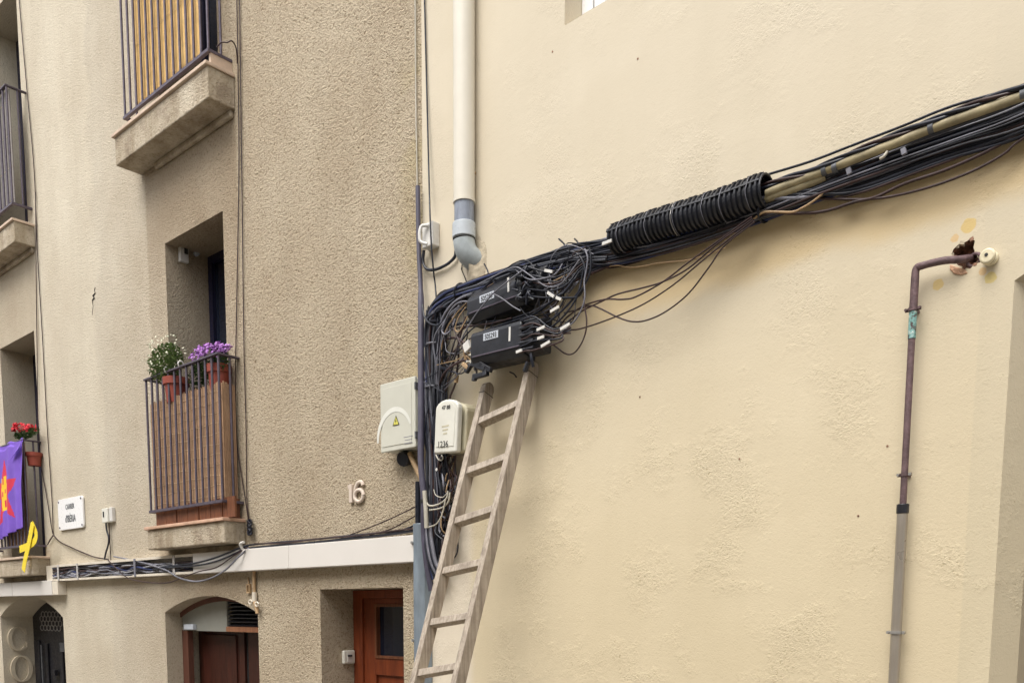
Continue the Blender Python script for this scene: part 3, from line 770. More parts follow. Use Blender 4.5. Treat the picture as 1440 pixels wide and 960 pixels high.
lab = [('black', M_CAB), ('grey', M_CABG), ('black', M_CAB), ('black', M_CABB), ('navy', M_CABN)]
for i in range(20):
    pts = []; z_ = uni(cz0 + 0.025, cz1 - 0.03); n_ = 13
    for k in range(n_ + 1):
        s_ = ts0 + 0.02 + (cs0 - ts0 + 0.15) * k / n_
        z_ += uni(-0.035, 0.035) - (z_ - (cz0 + 0.06)) * 0.25
        z_ = min(max(z_, cz0 + 0.016), cz1 - (0.03 if k < 9 else 0.06))
        pts.append((s_, 0.02 + 0.055 * rnd(), z_))
    pts[-1] = (cs0 + 0.10, 0.045, cz0 + 0.05 + 0.004 * i)
    q = MB(); q.tube(smooth_path(pts, 4), uni(0.005, 0.009), 6)
    part('cable', q, random.choice([M_CAB, M_CABG, M_CABG, M_CABB, M_CABG, M_CABL]) if i not in (3, 8) else M_CABN, ot)
lz0 = H(A, 60, 836.5, 0.09)[2]; lz1 = H(A, 60, 816, 0.09)[2]
ls1 = H(A, 81, 830, 0.09)[0]; lj = H(A, 73, 830, 0.09)[0]; lk = H(A, 17, 830, 0.09)[0]
tl_ = thing('cable_trunking', 'short lower white trunking stepping down at the far left above the lettered arch', 'cable trunking', A, (-12.5, 0, lz0))
for a, b in ((-13.5, lk - 0.004), (lk + 0.004, lj - 0.004)):
    q = MB(); q.box(a, b, 0, 0.09, lz0, lz1); part('cover', q, M_WHITE, tl_, bevel=0.004)
q = MB(); q.box(lj + 0.006, ls1, 0, 0.089, lz0 + 0.001, cz0 - 0.004); part('cover', q, M_TRAYL, tl_, bevel=0.004)
q = MB(); q.box(H(A, 65, 800, 0.07)[0], ts0 - 0.002, 0, 0.07, cz0 - 0.02, cz1 - 0.002); part('end_box', q, M_TRAYL, tl_, bevel=0.004)

# ------------------------------------------------------------------ cables helper
def cable(label, f, pts, r, mat, name='cable', group='loose cables and wires on the walls', d=0.03, sub=6, n=6, cat='cable'):
    P = [H(f, p[0], p[1], (p[2] if len(p) > 2 else d)) for p in pts]
    P = smooth_path(P, sub)
    if group == 'loose cable loops round the splice boxes': r = r * 0.8
    if group == 'white cables under the black wrap': r = r * 0.72
    q_ = MB(); q_.tube(P, r, n)
    b = P[-1]
    return solo(name, q_, mat, f, (b[0], b[1], b[2]), label, cat, group)

G1 = 'thin wires running down the left facade'
cable('dark wire down the left facade just right of the middle balcony, nearer the balcony', A, [(332, -60), (333, 0), (335, 120), (336, 240), (333, 420), (331, 540), (333, 620), (340, 670), (347, 715), (350, 738)], 0.004, M_CABB, 'wire', G1, 0.012)
cable('dark wire down the left facade just right of the middle balcony, farther from it', A, [(336, -60), (337, 0), (340, 240), (343, 480), (346, 600), (347, 690), (350, 735)], 0.004, M_CABB, 'wire', G1, 0.012)
cable('dark wire beside the far left balconies ending at the street sign height', A, [(24, -60), (27, 0), (38, 128), (48, 240), (53, 360), (60, 480), (67, 610), (73, 700), (75, 752)], 0.0045, M_CABB, 'wire', G1, 0.012)
cable('slack dark wire hanging off the flag balcony corner to the small fork', A, [(50, 270), (51, 400), (52, 480), (53, 560), (56, 640), (66, 700), (74, 750)], 0.0045, M_CABB, 'wire', G1, 0.014)
cable('thin cream wire above the purple grey conduit top', A, [(584, -60), (584, 0), (585, 150), (587, 264)], 0.0045, M_CABW, 'wire', G1, 0.012)
cable('long black wire crossing the small white junction box', B, [(595, -60), (597, 0), (600, 120), (603, 240, 0.03), (605, 310, 0.07), (607, 350, 0.07), (610, 385, 0.05), (612, 400, 0.04), (615, 440, 0.06)], 0.0048, M_CAB, 'wire', G1, 0.012)
cable('dark wire from the fork below the street sign to the open cable tray', A, [(75, 752), (84, 761), (100, 769), (118, 777), (134, 783), (152, 786)], 0.0065, M_CABB, 'wire', G1, 0.02)
cable('short dark wire from the fork back to the flag balcony', A, [(75, 752), (71, 758), (67, 765)], 0.0065, M_CABB, 'wire', G1, 0.02)

# small device with leads
sd0 = H(A, 143.5, 735, 0.05); sd1 = H(A, 154, 713, 0.05)
dv = thing('junction_box', 'tiny cream wall box between the street sign and the middle balcony', 'junction box', A, (sd0[0], 0, sd0[2]))
q = MB(); q.box(sd0[0], sd1[0] - 0.05, 0, 0.05, sd0[2], sd1[2]); part('housing', q, M_BOXW, dv, bevel=0.006)
q = MB(); q.box(sd1[0] - 0.048, sd1[0] + 0.01, 0, 0.035, sd0[2] + 0.005, sd1[2] + 0.005); part('cover', q, M_TAG, dv, bevel=0.006)
q = MB(); q.box(sd0[0] + 0.03, sd0[0] + 0.05, 0.05, 0.054, sd0[2] + 0.05, sd0[2] + 0.10); part('slot', q, M_INK, dv)
cable('black lead dropping from the tiny cream wall box into the tray', A, [(149, 735), (150, 745), (153, 756), (152, 766), (149, 776), (147, 786)], 0.008, M_CAB, d=0.03)
cable('thinner brown lead dropping straight from the tiny cream wall box', A, [(153, 733), (154, 750), (155, 770), (156, 787)], 0.004, M_CABB, d=0.02)

# cables over and around the trunking
G2 = 'cables lying along and drooping from the trunking'
for i, (lb, pts, r, mt) in enumerate([
    ('upper black cable lying on the white trunking up to the corner', [(350, 766), (380, 763), (430, 759), (480, 754), (530, 749), (565, 745), (586, 737)], 0.007, M_CAB),
    ('lower black cable lying on the white trunking up to the corner', [(346, 771), (385, 767), (435, 763), (490, 757), (540, 752), (587, 745)], 0.009, M_CAB),
    ('dark brown cable lying on the white trunking', [(358, 764), (400, 763), (450, 757), (500, 753), (545, 747), (588, 742)], 0.005, M_CABB),
    ('brown wire rising from the trunking to the conduit above the other one', [(480, 756), (510, 745), (535, 735), (560, 724), (584, 712)], 0.004, M_CABB),
    ('brown wire rising from the trunking to the conduit below the other one', [(520, 752), (548, 744), (566, 735), (586, 724)], 0.004, M_CABB)]):
    cable(lb, A, [(x, y, 0.035 + 0.01 * (i % 3)) for x, y in pts], r, mt, group=G2)
for lb, pts, r, mt in [
    ('upper black cable slung from the balcony corner into the open tray', [(349, 766, .05), (330, 773, .1), (305, 783, .11), (280, 790, .1), (255, 794, .09), (225, 797, .08)], 0.008, M_CAB),
    ('second black cable slung from the balcony corner into the open tray', [(349, 768, .05), (328, 779, .1), (303, 789, .11), (275, 795, .1), (245, 797, .09), (215, 800, .07)], 0.007, M_CAB),
    ('black cable drooping lowest under the white trunking end', [(350, 770, .06), (335, 783, .11), (318, 800, .12), (298, 812, .12), (275, 817, .12), (252, 812, .11), (235, 802, .1), (215, 795, .08), (190, 788, .07), (160, 782, .06)], 0.007, M_CABG),
    ('brown wire drooping from the tray beneath its clips', [(150, 785, .09), (165, 800, .1), (180, 812, .11), (205, 818, .11), (235, 819, .11), (255, 812, .11), (280, 803, .11), (305, 797, .11), (330, 780, .1), (348, 769, .06)], 0.005, M_CABB)]:
    cable(lb, A, pts, r, mt, group=G2)
kn = MB()
kp = []
for i in range(26):
    w = i * 1.9; kp.append(H(A, 351 + 3.2 * math.cos(w), 741 + 9 * math.sin(w * 0.37) + 2 * math.sin(w), 0.03 + 0.02 * math.sin(w)))
kn.tube(smooth_path(kp, 3), 0.007, 6)
solo('cable_coil', kn, M_CAB, A, kp[0], 'small knot of black cable at the right end of the middle balcony', 'cable coil')
q = MB(); a = H(A, 340, 768, 0.12); q.tube(smooth_path([(a[0] - 0.02, 0.10, a[2] - 0.02), (a[0] - 0.02, 0.12, a[2] + 0.02), (a[0] + 0.03, 0.12, a[2] + 0.03)], 3), 0.010, 6)
solo('cable_clip', q, M_TAG, A, (a[0], 0.1, a[2]), 'white plastic hook under the middle balcony corner', 'hook')

# beige conduit stub under the trunking
sp = thing('conduit', 'short beige conduit with fittings hanging below the white trunking', 'conduit', A, H(A, 358, 862, 0))
q = MB(); q.tube([H(A, 357, 802, 0.02), H(A, 358, 838, 0.02)], 0.013, 8); part('pipe', q, M_CABT, sp)
q = MB(); q.tube([H(A, 358, 832, 0.022), H(A, 358, 845, 0.022)], 0.019, 8); part('coupling', q, M_TRAYL, sp)
q = MB(); q.tube(smooth_path([H(A, 357, 844, 0.025), H(A, 360, 852, 0.03), H(A, 362, 862, 0.03)], 4), 0.014, 8); part('elbow', q, M_CABT, sp)
for x, y in ((354, 846), (363, 849)):
    c_ = H(A, x, y, 0.03); q = MB(); q.tube([(c_[0] + 0.022 * math.cos(k * .7), 0.04, c_[2] + 0.016 * math.sin(k * .7)) for k in range(10)], 0.006, 6, caps=False); part('screw_eye', q, M_TRAYL, sp)
q = MB()
for s_, z_, a1, a2 in ((348, 826, 0.018, 0.03),):
    c_ = H(A, s_ + 2, z_, 0.01)
    q.box(c_[0] - 0.022, c_[0] - 0.012, 0, 0.02, c_[2] - 0.04, c_[2] + 0.03); q.box(c_[0] + 0.012, c_[0] + 0.022, 0, 0.02, c_[2] - 0.04, c_[2] + 0.03)
    q.box(c_[0] - 0.012, c_[0] + 0.012, 0, 0.02, c_[2] + 0.02, c_[2] + 0.03); q.box(c_[0] - 0.012, c_[0] + 0.012, 0, 0.02, c_[2] - 0.04, c_[2] - 0.03)
    q.tube([(c_[0], 0.01, c_[2] + 0.03), (c_[0] - 0.01, 0.01, c_[2] + 0.08)], 0.005, 6)
solo('wall_bracket', q, M_CABT, A, H(A, 350, 833, 0), 'little rectangular metal bracket left of the beige conduit', 'bracket')

# street sign
c0 = H(A, 83, 744, 0.02); c1 = H(A, 116, 700, 0.02)
sw, sh = (c1[0] - c0[0]) / 2, 0.150
scx, scz = (c0[0] + c1[0]) / 2, H(A, 99, 721.5, 0.02)[2]
sg = thing('street_sign', 'white enamel street sign reading CARRER d\'IBÈRIA', 'street sign', A, (scx, 0, scz - sh))
pl = []
for cx, cz, a0 in ((sw - 0.03, sh - 0.03, 0), (-sw + 0.03, sh - 0.03, 90), (-sw + 0.03, -sh + 0.03, 180), (sw - 0.03, -sh + 0.03, 270)):
    for k in range(5):
        w = math.radians(a0 + 22.5 * k); pl.append((scx + cx + 0.03 * math.cos(w), scz + cz + 0.03 * math.sin(w)))
q = MB(); q.prism(pl, 0.004, 0.022); part('plate', q, M_SIGN, sg, bevel=0.003)
part('lettering', text_on('CARRER', (scx + 0.0, 0.0235, scz + 0.045), 0.068, extrude=0.0008, sx=0.80, bold=0.001), M_SIGNT, sg)
part('lettering', text_on('d\'IBÈRIA', (scx + 0.0, 0.0235, scz - 0.080), 0.095, extrude=0.0008, sx=0.72, bold=0.001), M_SIGNT, sg)
for i, j in ((1, 1), (-1, 1), (-1, -1), (1, -1)):
    q = MB(); q.tube([(scx + i * (sw - 0.03), 0.02, scz + j * (sh - 0.025)), (scx + i * (sw - 0.03), 0.028, scz + j * (sh - 0.025))], 0.009, 8); part('screw', q, M_IRON, sg)

# ------------------------------------------------------------------ flag, ribbon, flowers
def inpoly(x, y, P):
    r = False; j = len(P) - 1
    for i in range(len(P)):
        if (P[i][1] > y) != (P[j][1] > y) and x < (P[j][0] - P[i][0]) * (y - P[i][1]) / (P[j][1] - P[i][1]) + P[i][0]: r = not r
        j = i
    return r
fz1 = H(A, 33, 617, 0.19)[2] + 0.01
fs1 = H(A, 33, 680, 0.20)[0]; fs0 = fs1 - 1.15; fz0 = H(A, 20, 750, 0.2)[2]
ec = H(A, 7, 693, 0.2)
star = [(ec[0] + (0.36 if k % 2 == 0 else 0.15) * math.sin(math.pi * k / 5), ec[2] + (0.36 if k % 2 == 0 else 0.15) * math.cos(math.pi * k / 5)) for k in range(10)]
cs_ = [(-.10, -.13), (.10, -.13), (.10, .06), (.08, .06), (.08, .13), (.055, .13), (.055, .08), (.03, .08), (.03, .15), (-.03, .15), (-.03, .08), (-.055, .08), (-.055, .13), (-.08, .13), (-.08, .06), (-.10, .06)]
castle = [(ec[0] + 0.01 + x * 1.1, ec[2] + z * 1.25) for x, z in cs_]
holes = [[(ec[0] + 0.01 + x, ec[2] + z) for x, z in pp] for pp in ([(-.02, -.13), (.02, -.13), (.02, -.06), (-.02, -.06)], [(-.07, -.02), (-.045, -.02), (-.045, .03), (-.07, .03)], [(.045, -.02), (.07, -.02), (.07, .03), (.045, .03)], [(-.012, .01), (.012, .01), (.012, .05), (-.012, .05)])]
NU, NV = 110, 90
q = MB(); vs = []
for j in range(NV + 1):
    for i in range(NU + 1):
        u, v = i / NU, j / NV
        s_ = fs0 + (fs1 - fs0) * u; z_ = fz1 + (fz0 - fz1) * v
        fold = 0.016 * math.sin(u * 38 + v * 2.0) * v + 0.010 * math.sin(u * 17 + 1 + 3 * v)
        z_ += 0.012 * math.sin(u * 20) * (1 - v) - 0.04 * math.sin(u * 5) * v
        if v < 0.05: dd_ = 0.185 + fold * 0.3
        else: dd_ = 0.198 + fold + 0.01 * v
        vs.append((s_ + 0.01 * math.sin(v * 9), dd_, z_))
fs = []; mi = []
for j in range(NV):
    for i in range(NU):
        k = j * (NU + 1) + i; fs.append((k, k + 1, k + NU + 2, k + NU + 1))
        cx = fs0 + (fs1 - fs0) * (i + .5) / NU; cz = fz1 + (fz0 - fz1) * (j + .5) / NV
        mm = 0
        if inpoly(cx, cz, star): mm = 1
        if inpoly(cx, cz, castle) and not any(inpoly(cx, cz, hh_) for hh_ in holes): mm = 2
        mi.append(mm)
q.add(vs, fs, True); q.mi = mi
fl = solo('flag', q, [M_PURPLE, M_FRED, M_FYEL], A, (fs1, 0.2, fz1), 'purple flag with red star and yellow castle hanging over the far left railing', 'flag')
so = fl.modifiers.new('s', 'SOLIDIFY'); so.thickness = 0.002
# loose corner flap of the flag at the rail
a = H(A, 22, 622, 0.22); b = H(A, 31, 619, 0.22); c_ = H(A, 15, 646, 0.225); d_ = H(A, 28, 628, 0.23)
q = MB(); q.add([a, b, d_, c_, (a[0], a[1] + .004, a[2]), (b[0], b[1] + .004, b[2]), (d_[0], d_[1] + .004, d_[2]), (c_[0], c_[1] + .004, c_[2])], [(0, 1, 2, 3), (7, 6, 5, 4), (0, 4, 5, 1), (1, 5, 6, 2), (2, 6, 7, 3), (3, 7, 4, 0)])
flp = bpy.data.objects.new('corner_flap', to_mesh('corner_flap', q, M_PURPLE, (fs1, 0.2, fz1))); COL.objects.link(flp); flp.parent = fl
def strip(px, w, d, th=0.004):
    """a flat ribbon following photo points on the plane d"""
    P = smooth_path([H(A, x, y, dd_) for x, y, dd_ in px], 4); vs = []
    for i, p in enumerate(P):
        t = (P[min(i + 1, len(P) - 1)] - P[max(i - 1, 0)]).normalized(); nrm = Vector((t.z, 0, -t.x)).normalized()
        for o in (nrm * w, -nrm * w):
            vs += [p + o, p + o + Vector((0, th, 0))]
    fs = []
    for i in range(len(P) - 1):
        k = 4 * i
        fs += [(k, k + 2, k + 6, k + 4), (k + 1, k + 5, k + 7, k + 3), (k, k + 4, k + 5, k + 1), (k + 2, k + 3, k + 7, k + 6)]
    fs += [(0, 1, 3, 2), (4 * len(P) - 4, 4 * len(P) - 2, 4 * len(P) - 1, 4 * len(P) - 3)]
    return MB().add(vs, fs)
rbn = thing('yellow_ribbon', 'yellow plastic awareness ribbon tied to the flag balcony railing', 'ribbon', A, H(A, 34, 802, 0.23))
part('strand', strip([(46, 736, .225), (43, 752, .228), (40, 768, .23), (36, 785, .232), (33, 802, .235)], 0.042, .23), M_YRIB, rbn)
part('strand', strip([(45, 736, .215), (51, 750, .214), (49, 760, .216), (40, 767, .220), (28, 772, .222)], 0.036, .21), M_YRIB, rbn)

def leaf_cloud(c, r, n, size, flat=1.0, stalk=True):
    m_ = MB()
    for _ in range(n):
        while True:
            p = Vector((uni(-1, 1), uni(-1, 1), uni(-1, 1)))
            if 0.15 < p.length < 1: break
        p = Vector((c[0] + p.x * r[0], c[1] + p.y * r[1], c[2] + p.z * r[2]))
        a = Vector((uni(-1, 1), uni(-1, 1), uni(-.3, 1))).normalized(); b = a.orthogonal().normalized()
        L = size * uni(0.7, 1.4); w = L * 0.32 * flat
        m_.add([p - a * L, p + b * w, p + a * L, p - b * w], [(0, 1, 2), (0, 2, 3)])
    return m_
def blossoms(c, r, n, size, top=True):
    m_ = MB()
    for _ in range(n):
        while True:
            p = Vector((uni(-1, 1), uni(-1, 1), uni(-0.5 if top else -1, 1)))
            if 0.6 < p.length < 1.05: break
        p = Vector((c[0] + p.x * r[0], c[1] + p.y * r[1], c[2] + p.z * r[2]))
        nn = Vector((uni(-.6, .6), uni(0, 1), uni(-.2, 1))).normalized(); a = nn.orthogonal().normalized(); b = nn.cross(a)
        ph = uni(0, 6); k = 5
        vs = [p + nn * size * 0.3]
        for j in range(2 * k):
            w = ph + math.pi * j / k; rr = size * (1 if j % 2 == 0 else 0.55)
            vs.append(p + (a * math.cos(w) + b * math.sin(w)) * rr)
        m_.add(vs, [(0, j + 1, (j + 1) % (2 * k) + 1) for j in range(2 * k)])
    return m_
def pot(label, cx, cd, zt, h, rt, rb_, leafspec, flspec, fmat, lmat, cname='flower_pot'):
    t_ = thing(cname, label, 'potted plant', A, (cx, cd, zt - h))
    q_ = MB(); n_ = 20
    prof = [(rb_, 0), (rt * 0.95, h * 0.72), (rt * 1.08, h * 0.72), (rt * 1.10, h), (rt * 0.98, h), (rt * 0.9, h * 0.86), (0.001, h * 0.85)]
    vs = [(cx + r_ * math.cos(2 * math.pi * k / n_), cd + r_ * math.sin(2 * math.pi * k / n_), zt - h + z_) for r_, z_ in prof for k in range(n_)]
    fs = [(i * n_ + k, i * n_ + (k + 1) % n_, (i + 1) * n_ + (k + 1) % n_, (i + 1) * n_ + k) for i in range(len(prof) - 1) for k in range(n_)] + [tuple(range(n_))]
    q_.add(vs, fs, True); part('pot', q_, M_TERRA, t_)
    part('foliage', leaf_cloud(*leafspec), lmat, t_, kind='stuff')
    part('blossoms', blossoms(*flspec), fmat, t_, kind='stuff')
    return t_
p1 = H(A, 246, 532, 0.10)
fc = H(A, 224, 512, 0.16)
pot('dark red pot of white daisies at the left end of the middle balcony rail', p1[0], 0.09, p1[2], 0.19, 0.095, 0.075,
    ((fc[0] + 0.05, 0.13, fc[2] + 0.0), (0.23, 0.10, 0.155), 1400, 0.018), ((fc[0] + 0.04, 0.14, fc[2] + 0.03), (0.27, 0.12, 0.19), 120, 0.012), M_WFL, M_LEAFL)
lc = H(A, 278, 528, 0.08)
p2 = H(A, 307, 514, 0.08)
f2 = H(A, 300, 497, 0.10)
pot('dark red pot of violet flowers at the right end of the middle balcony rail', p2[0] + 0.0, 0.075, p2[2], 0.20, 0.085, 0.07,
    ((f2[0] - 0.02, 0.09, f2[2] - 0.08), (0.24, 0.06, 0.09), 360, 0.020), ((f2[0] - 0.01, 0.12, f2[2] + 0.01), (0.25, 0.08, 0.045), 130, 0.020), M_PFL, M_LEAF)
q = leaf_cloud((lc[0], 0.07, lc[2] - 0.02), (0.14, 0.05, 0.12), 240, 0.02)
tr_ = solo('trailing_plant', q, M_LEAF, A, (lc[0], 0.07, lc[2]), 'dark green trailing plant behind the rail between the two pots', 'plant')
p3 = H(A, 44, 630, 0.10)
f3 = H(A, 34, 606, 0.12)
pot('pot of red geraniums above the purple flag', p3[0] - 0.02, 0.07, p3[2] - 0.04, 0.13, 0.075, 0.06,
    ((f3[0], 0.10, f3[2] - 0.02), (0.30, 0.06, 0.05), 300, 0.022), ((f3[0] - 0.14, 0.12, f3[2] + 0.05), (0.13, 0.06, 0.05), 55, 0.022), M_RFL, M_LEAF)
q = blossoms((f3[0] + 0.16, 0.12, f3[2] + 0.02), (0.10, 0.05, 0.04), 36, 0.022)
o_ = bpy.data.objects.new('blossoms', to_mesh('blossoms', q, M_RFL, (p3[0], 0.08, p3[2] - 0.16))); COL.objects.link(o_)
o_.parent = [x for x in bpy.data.objects if x.get('label', '') == 'pot of red geraniums above the purple flag'][0]; o_['kind'] = 'stuff'
# white rings tied to the rail
for (x, y), lb in (((234, 520), 'left of the two white cords looped on the middle railing'), ((253, 512), 'right of the two white cords looped on the middle railing')):
    c_ = H(A, x, y, 0.18); q = MB()
    q.tube([(c_[0], 0.172 + 0.024 * math.cos(k * 2 * math.pi / 10), c_[2] + 0.024 * math.sin(k * 2 * math.pi / 10)) for k in range(11)], 0.006, 6, caps=False)
    solo('cord_loop', q, M_TAG, A, c_, lb, 'cord')
# wire from the upper balcony rail corner to the two wires
q = MB(); q.tube(smooth_path([H(A, 305, 67, .18), H(A, 311, 60, .17), H(A, 319, 60, .15), H(A, 326, 58, .12), H(A, 332, 68, .05), H(A, 334, 90, .02)], 4), 0.005, 6)
solo('wire', q, M_CABB, A, H(A, 334, 90, .02), 'bent wire from the top balcony corner to the wall', 'wire')

# ------------------------------------------------------------------ corner: meter box, conduit, guard, junction boxes
mb0 = H(A, 535.5, 636, 0.12); mb1 = H(A, 583.5, 528, 0.12)
zb_, zt_ = H(A, 583.5, 628, 0.12)[2], mb1[2]
mt = thing('meter_box', 'large ivory electrical meter cabinet with warning triangle and pale arc', 'meter cabinet', A, (mb0[0], 0, zb_))
q = MB(); q.box(mb0[0] + 0.006, mb1[0] + 0.035, 0.0, 0.10, zb_ + 0.006, zt_ - 0.006); part('cabinet', q, M_BOX, mt, bevel=0.008)
q = MB(); q.box(mb0[0], mb1[0], 0.10, 0.12, zb_, zt_); dr_ = part('door', q, M_BOX, mt, bevel=0.005)
q = MB(); q.box(mb0[0] + 0.02, mb1[0] - 0.03, 0.12, 0.123, zb_ + 0.03, zt_ - 0.03); part('panel', q, M_BOX, dr_, bevel=0.003)
cx = (mb0[0] + mb1[0]) / 2 - 0.01
acz = H(A, 556, 596, 0.12)[2]
nn = 20; vs = []
for k in range(nn + 1):
    w = math.radians(178 - 150 * k / nn)
    t_ = 0.012 + 0.018 * math.sin(math.pi * k / nn) ** 0.8
    for rr in (0.150, 0.150 + t_):
        vs += [(cx - 0.01 + rr * math.cos(w), 0.1232, acz - 0.10 + (rr + 0.02) * math.sin(w)), (cx - 0.01 + rr * math.cos(w), 0.1245, acz - 0.10 + (rr + 0.02) * math.sin(w))]
q = MB().add(vs, [f_ for k in range(nn) for f_ in ((4 * k, 4 * k + 2, 4 * k + 6, 4 * k + 4), (4 * k + 1, 4 * k + 5, 4 * k + 7, 4 * k + 3))])
part('arc_mark', q, M_ARC, dr_)
tc = H(A, 557, 591, 0.124)
q = MB(); q.prism([(tc[0] - 0.030, tc[2] - 0.028), (tc[0] + 0.030, tc[2] - 0.028), (tc[0], tc[2] + 0.030)], 0.1246, 0.1256); part('warning_triangle', q, M_INK, dr_)
q = MB(); q.prism([(tc[0] - 0.023, tc[2] - 0.024), (tc[0] + 0.023, tc[2] - 0.024), (tc[0], tc[2] + 0.022)], 0.1257, 0.1262); part('warning_triangle', q, M_YEL, dr_)
q = MB(); q.prism([(tc[0] + 0.003, tc[2] + 0.012), (tc[0] - 0.006, tc[2] - 0.004), (tc[0] - 0.001, tc[2] - 0.004), (tc[0] - 0.003, tc[2] - 0.018), (tc[0] + 0.006, tc[2] - 0.001), (tc[0] + 0.001, tc[2] - 0.001)], 0.1263, 0.1268); part('bolt_mark', q, M_INK, dr_)
nlb = H(A, 574, 619, 0.124)
for k, ln in enumerate((0.04, 0.03, 0.035)):
    q = MB(); q.box(nlb[0] - ln, nlb[0] + ln, 0.1232, 0.1236, nlb[2] + 0.02 - 0.018 * k, nlb[2] + 0.024 - 0.018 * k); part('printed_line', q, M_CABG, dr_)
for y in (543, 612):
    c_ = H(A, 583, y, 0.11); q = MB(); q.box(mb1[0] - 0.004, mb1[0] + 0.006, 0.09, 0.122, c_[2] - 0.02, c_[2] + 0.02); part('hinge', q, M_IRONG, mt)
q = MB(); q.tube([H(A, 576, 637, 0.05), H(A, 584, 655, 0.05), H(A, 592, 672, 0.05), H(A, 596, 690, 0.05)], 0.016, 8)
solo('conduit', q, M_CABT, A, H(A, 596, 690, 0.05), 'short pale conduit slanting from the meter cabinet base to the cables', 'conduit')
q = MB(); a = H(A, 569, 645, 0.05); q.tube([(a[0] - 0.01, 0.02, a[2] + 0.01), (a[0], 0.07, a[2] - 0.005)], 0.045, 12)
solo('cable_gland', q, M_BLACK, A, (a[0], 0.02, a[2]), 'round dark cable gland under the meter cabinet', 'cable gland', bevel=0.006)

# purple grey conduit + guard
cd_ = thing('conduit', 'slim purple grey conduit climbing the corner left of the cable bundle', 'conduit', B, H(B, 597, 760, 0.09))
P = smooth_path([H(B, 587.5, 262, 0.03), H(B, 589, 350, 0.035), H(B, 592, 420, 0.05), H(B, 592, 520, 0.08), H(B, 592, 600, 0.10), H(B, 592, 650, 0.11), H(B, 596, 700, 0.11), H(B, 596, 745, 0.10), H(B, 600, 790, 0.09), H(B, 607, 830, 0.07)], 6)
rr_ = [0.014 if i < 12 else 0.019 for i in range(len(P))]
q = MB(); q.tube(P, 0.016, 10, radii=rr_); part('pipe', q, M_PURP, cd_)
q = MB(); a = H(B, 596, 704, 0.11); q.tube([(a[0], a[1], a[2] - 0.008), (a[0], a[1], a[2] + 0.008)], 0.0225, 10); part('cable_tie', q, M_INK, cd_)
gd = thing('cable_guard', 'grey steel cable guard at the foot of the corner below the bundle', 'cable guard', B, H(B, 593, 1100, 0.0))
g0, g1 = H(B, 583.5, 850, 0.03), H(B, 603, 850, 0.03)
gc = (g0[0] + g1[0]) / 2; gw = (g1[0] - g0[0]) / 2
gz1 = H(B, 593, 735, 0.06)[2]
sec = [(-gw, 0.0), (-gw, 0.012), (-gw * 0.8, 0.05), (-gw * 0.3, 0.075), (gw * 0.3, 0.075), (gw * 0.8, 0.05), (gw, 0.012), (gw, 0.0)]
q = MB(); q.sweep(sec, (gc, 0.002, -0.3), (gc, 0.002, gz1), (1, 0, 0), (0, 1, 0)); part('channel', q, M_GUARD, gd, bevel=0.004)
for y in (722 + 40, 900):
    a = H(B, 589, y, 0.07); q = MB(); q.tube([(gc - gw * 0.5, 0.06, a[2]), (gc - gw * 0.5, 0.082, a[2])], 0.010, 8); part('bolt', q, M_STEEL, gd)
q = MB(); a = H(B, 588, 677, 0.05); b = H(B, 588, 737, 0.05); q.tube([a, b], 0.018, 8)
solo('pipe_stub', q, M_CAB, B, b, 'black pipe end standing in the top of the grey guard', 'pipe')

# small white junction box up at the seam
j0, j1 = H(B, 593.5, 350, 0.055), H(B, 607, 310, 0.055)
jb = thing('junction_box', 'small white junction box high on the seam between the houses', 'junction box', B, (j0[0], 0, j0[2]))
q = MB(); q.box(j0[0], j1[0] + 0.008, 0.0, 0.055, j0[2], j1[2]); part('housing', q, M_TAG, jb, bevel=0.006)
a = H(B, 592, 330, 0.09)
q = MB(); q.tube(smooth_path([(a[0] + 0.03, 0.06, a[2] + 0.05), (a[0] - 0.005, 0.085, a[2] + 0.045), (a[0] - 0.008, 0.09, a[2] - 0.03), (a[0] + 0.03, 0.07, a[2] - 0.055)], 4), 0.010, 6); part('clip', q, M_TAG, jb)
cable('black cable from the junction box curling to the drainpipe elbow', B, [(596, 352, .03), (595, 368, .03), (600, 378, .03), (612, 379, .02), (628, 372, .02), (639, 362, .02), (641, 352, .02)], 0.009, M_CAB)

# box marked 1236
bx0 = H(B, 612, 636, 0.16); bx1 = H(B, 641, 562, 0.16)
bz0, bz1 = H(B, 626, 636, 0.16)[2], H(B, 626, 561, 0.16)[2]
bs = H(B, 626, 600, 0.16)[0]; bwid = (H(B, 643, 600, 0.16)[0] - H(B, 611, 600, 0.16)[0]) / 2
bt = thing('telephone_box', 'off white round topped terminal box marked 1236 beside the bundle', 'terminal box', B, (bs, 0, bz0))
tilt = math.radians(4)
def rt_(x, z): return (bs + x * math.cos(tilt) + z * math.sin(tilt), (bz0 + bz1) / 2 - x * math.sin(tilt) + z * math.cos(tilt))
hh_ = (bz1 - bz0) / 2
def roundtop(w, h, k=9, ar=0.05):
    return [(-w, -h)] + [(w * math.cos(math.pi - math.pi * i / k), h - ar + ar * math.sin(math.pi * i / k)) for i in range(k + 1)] + [(w, -h)]
q = MB(); q.prism([rt_(x + 0.012, z - 0.0) for x, z in roundtop(bwid * 1.02, hh_ * 0.93)], 0.0, 0.10); part('back_shell', q, M_BOXY, bt, bevel=0.010)
q = MB(); q.prism([rt_(x, z) for x, z in roundtop(bwid, hh_)], 0.115, 0.155); part('lid', q, M_BOXW, bt, bevel=0.010, seg=3)
q = MB(); q.prism([rt_(x, z + 0.01) for x, z in roundtop(bwid * 0.78, hh_ * 0.84)], 0.155, 0.158); part('raised_panel', q, M_BOXW, bt, bevel=0.002)
def tpos(x, z, d): a = rt_(x, z); return (a[0], d, a[1])
part('lettering', text_on('1236', tpos(-0.015, -hh_ * 0.78, 0.1592), 0.047, rot=-tilt, extrude=0.0006, sx=0.95), M_INK, bt)
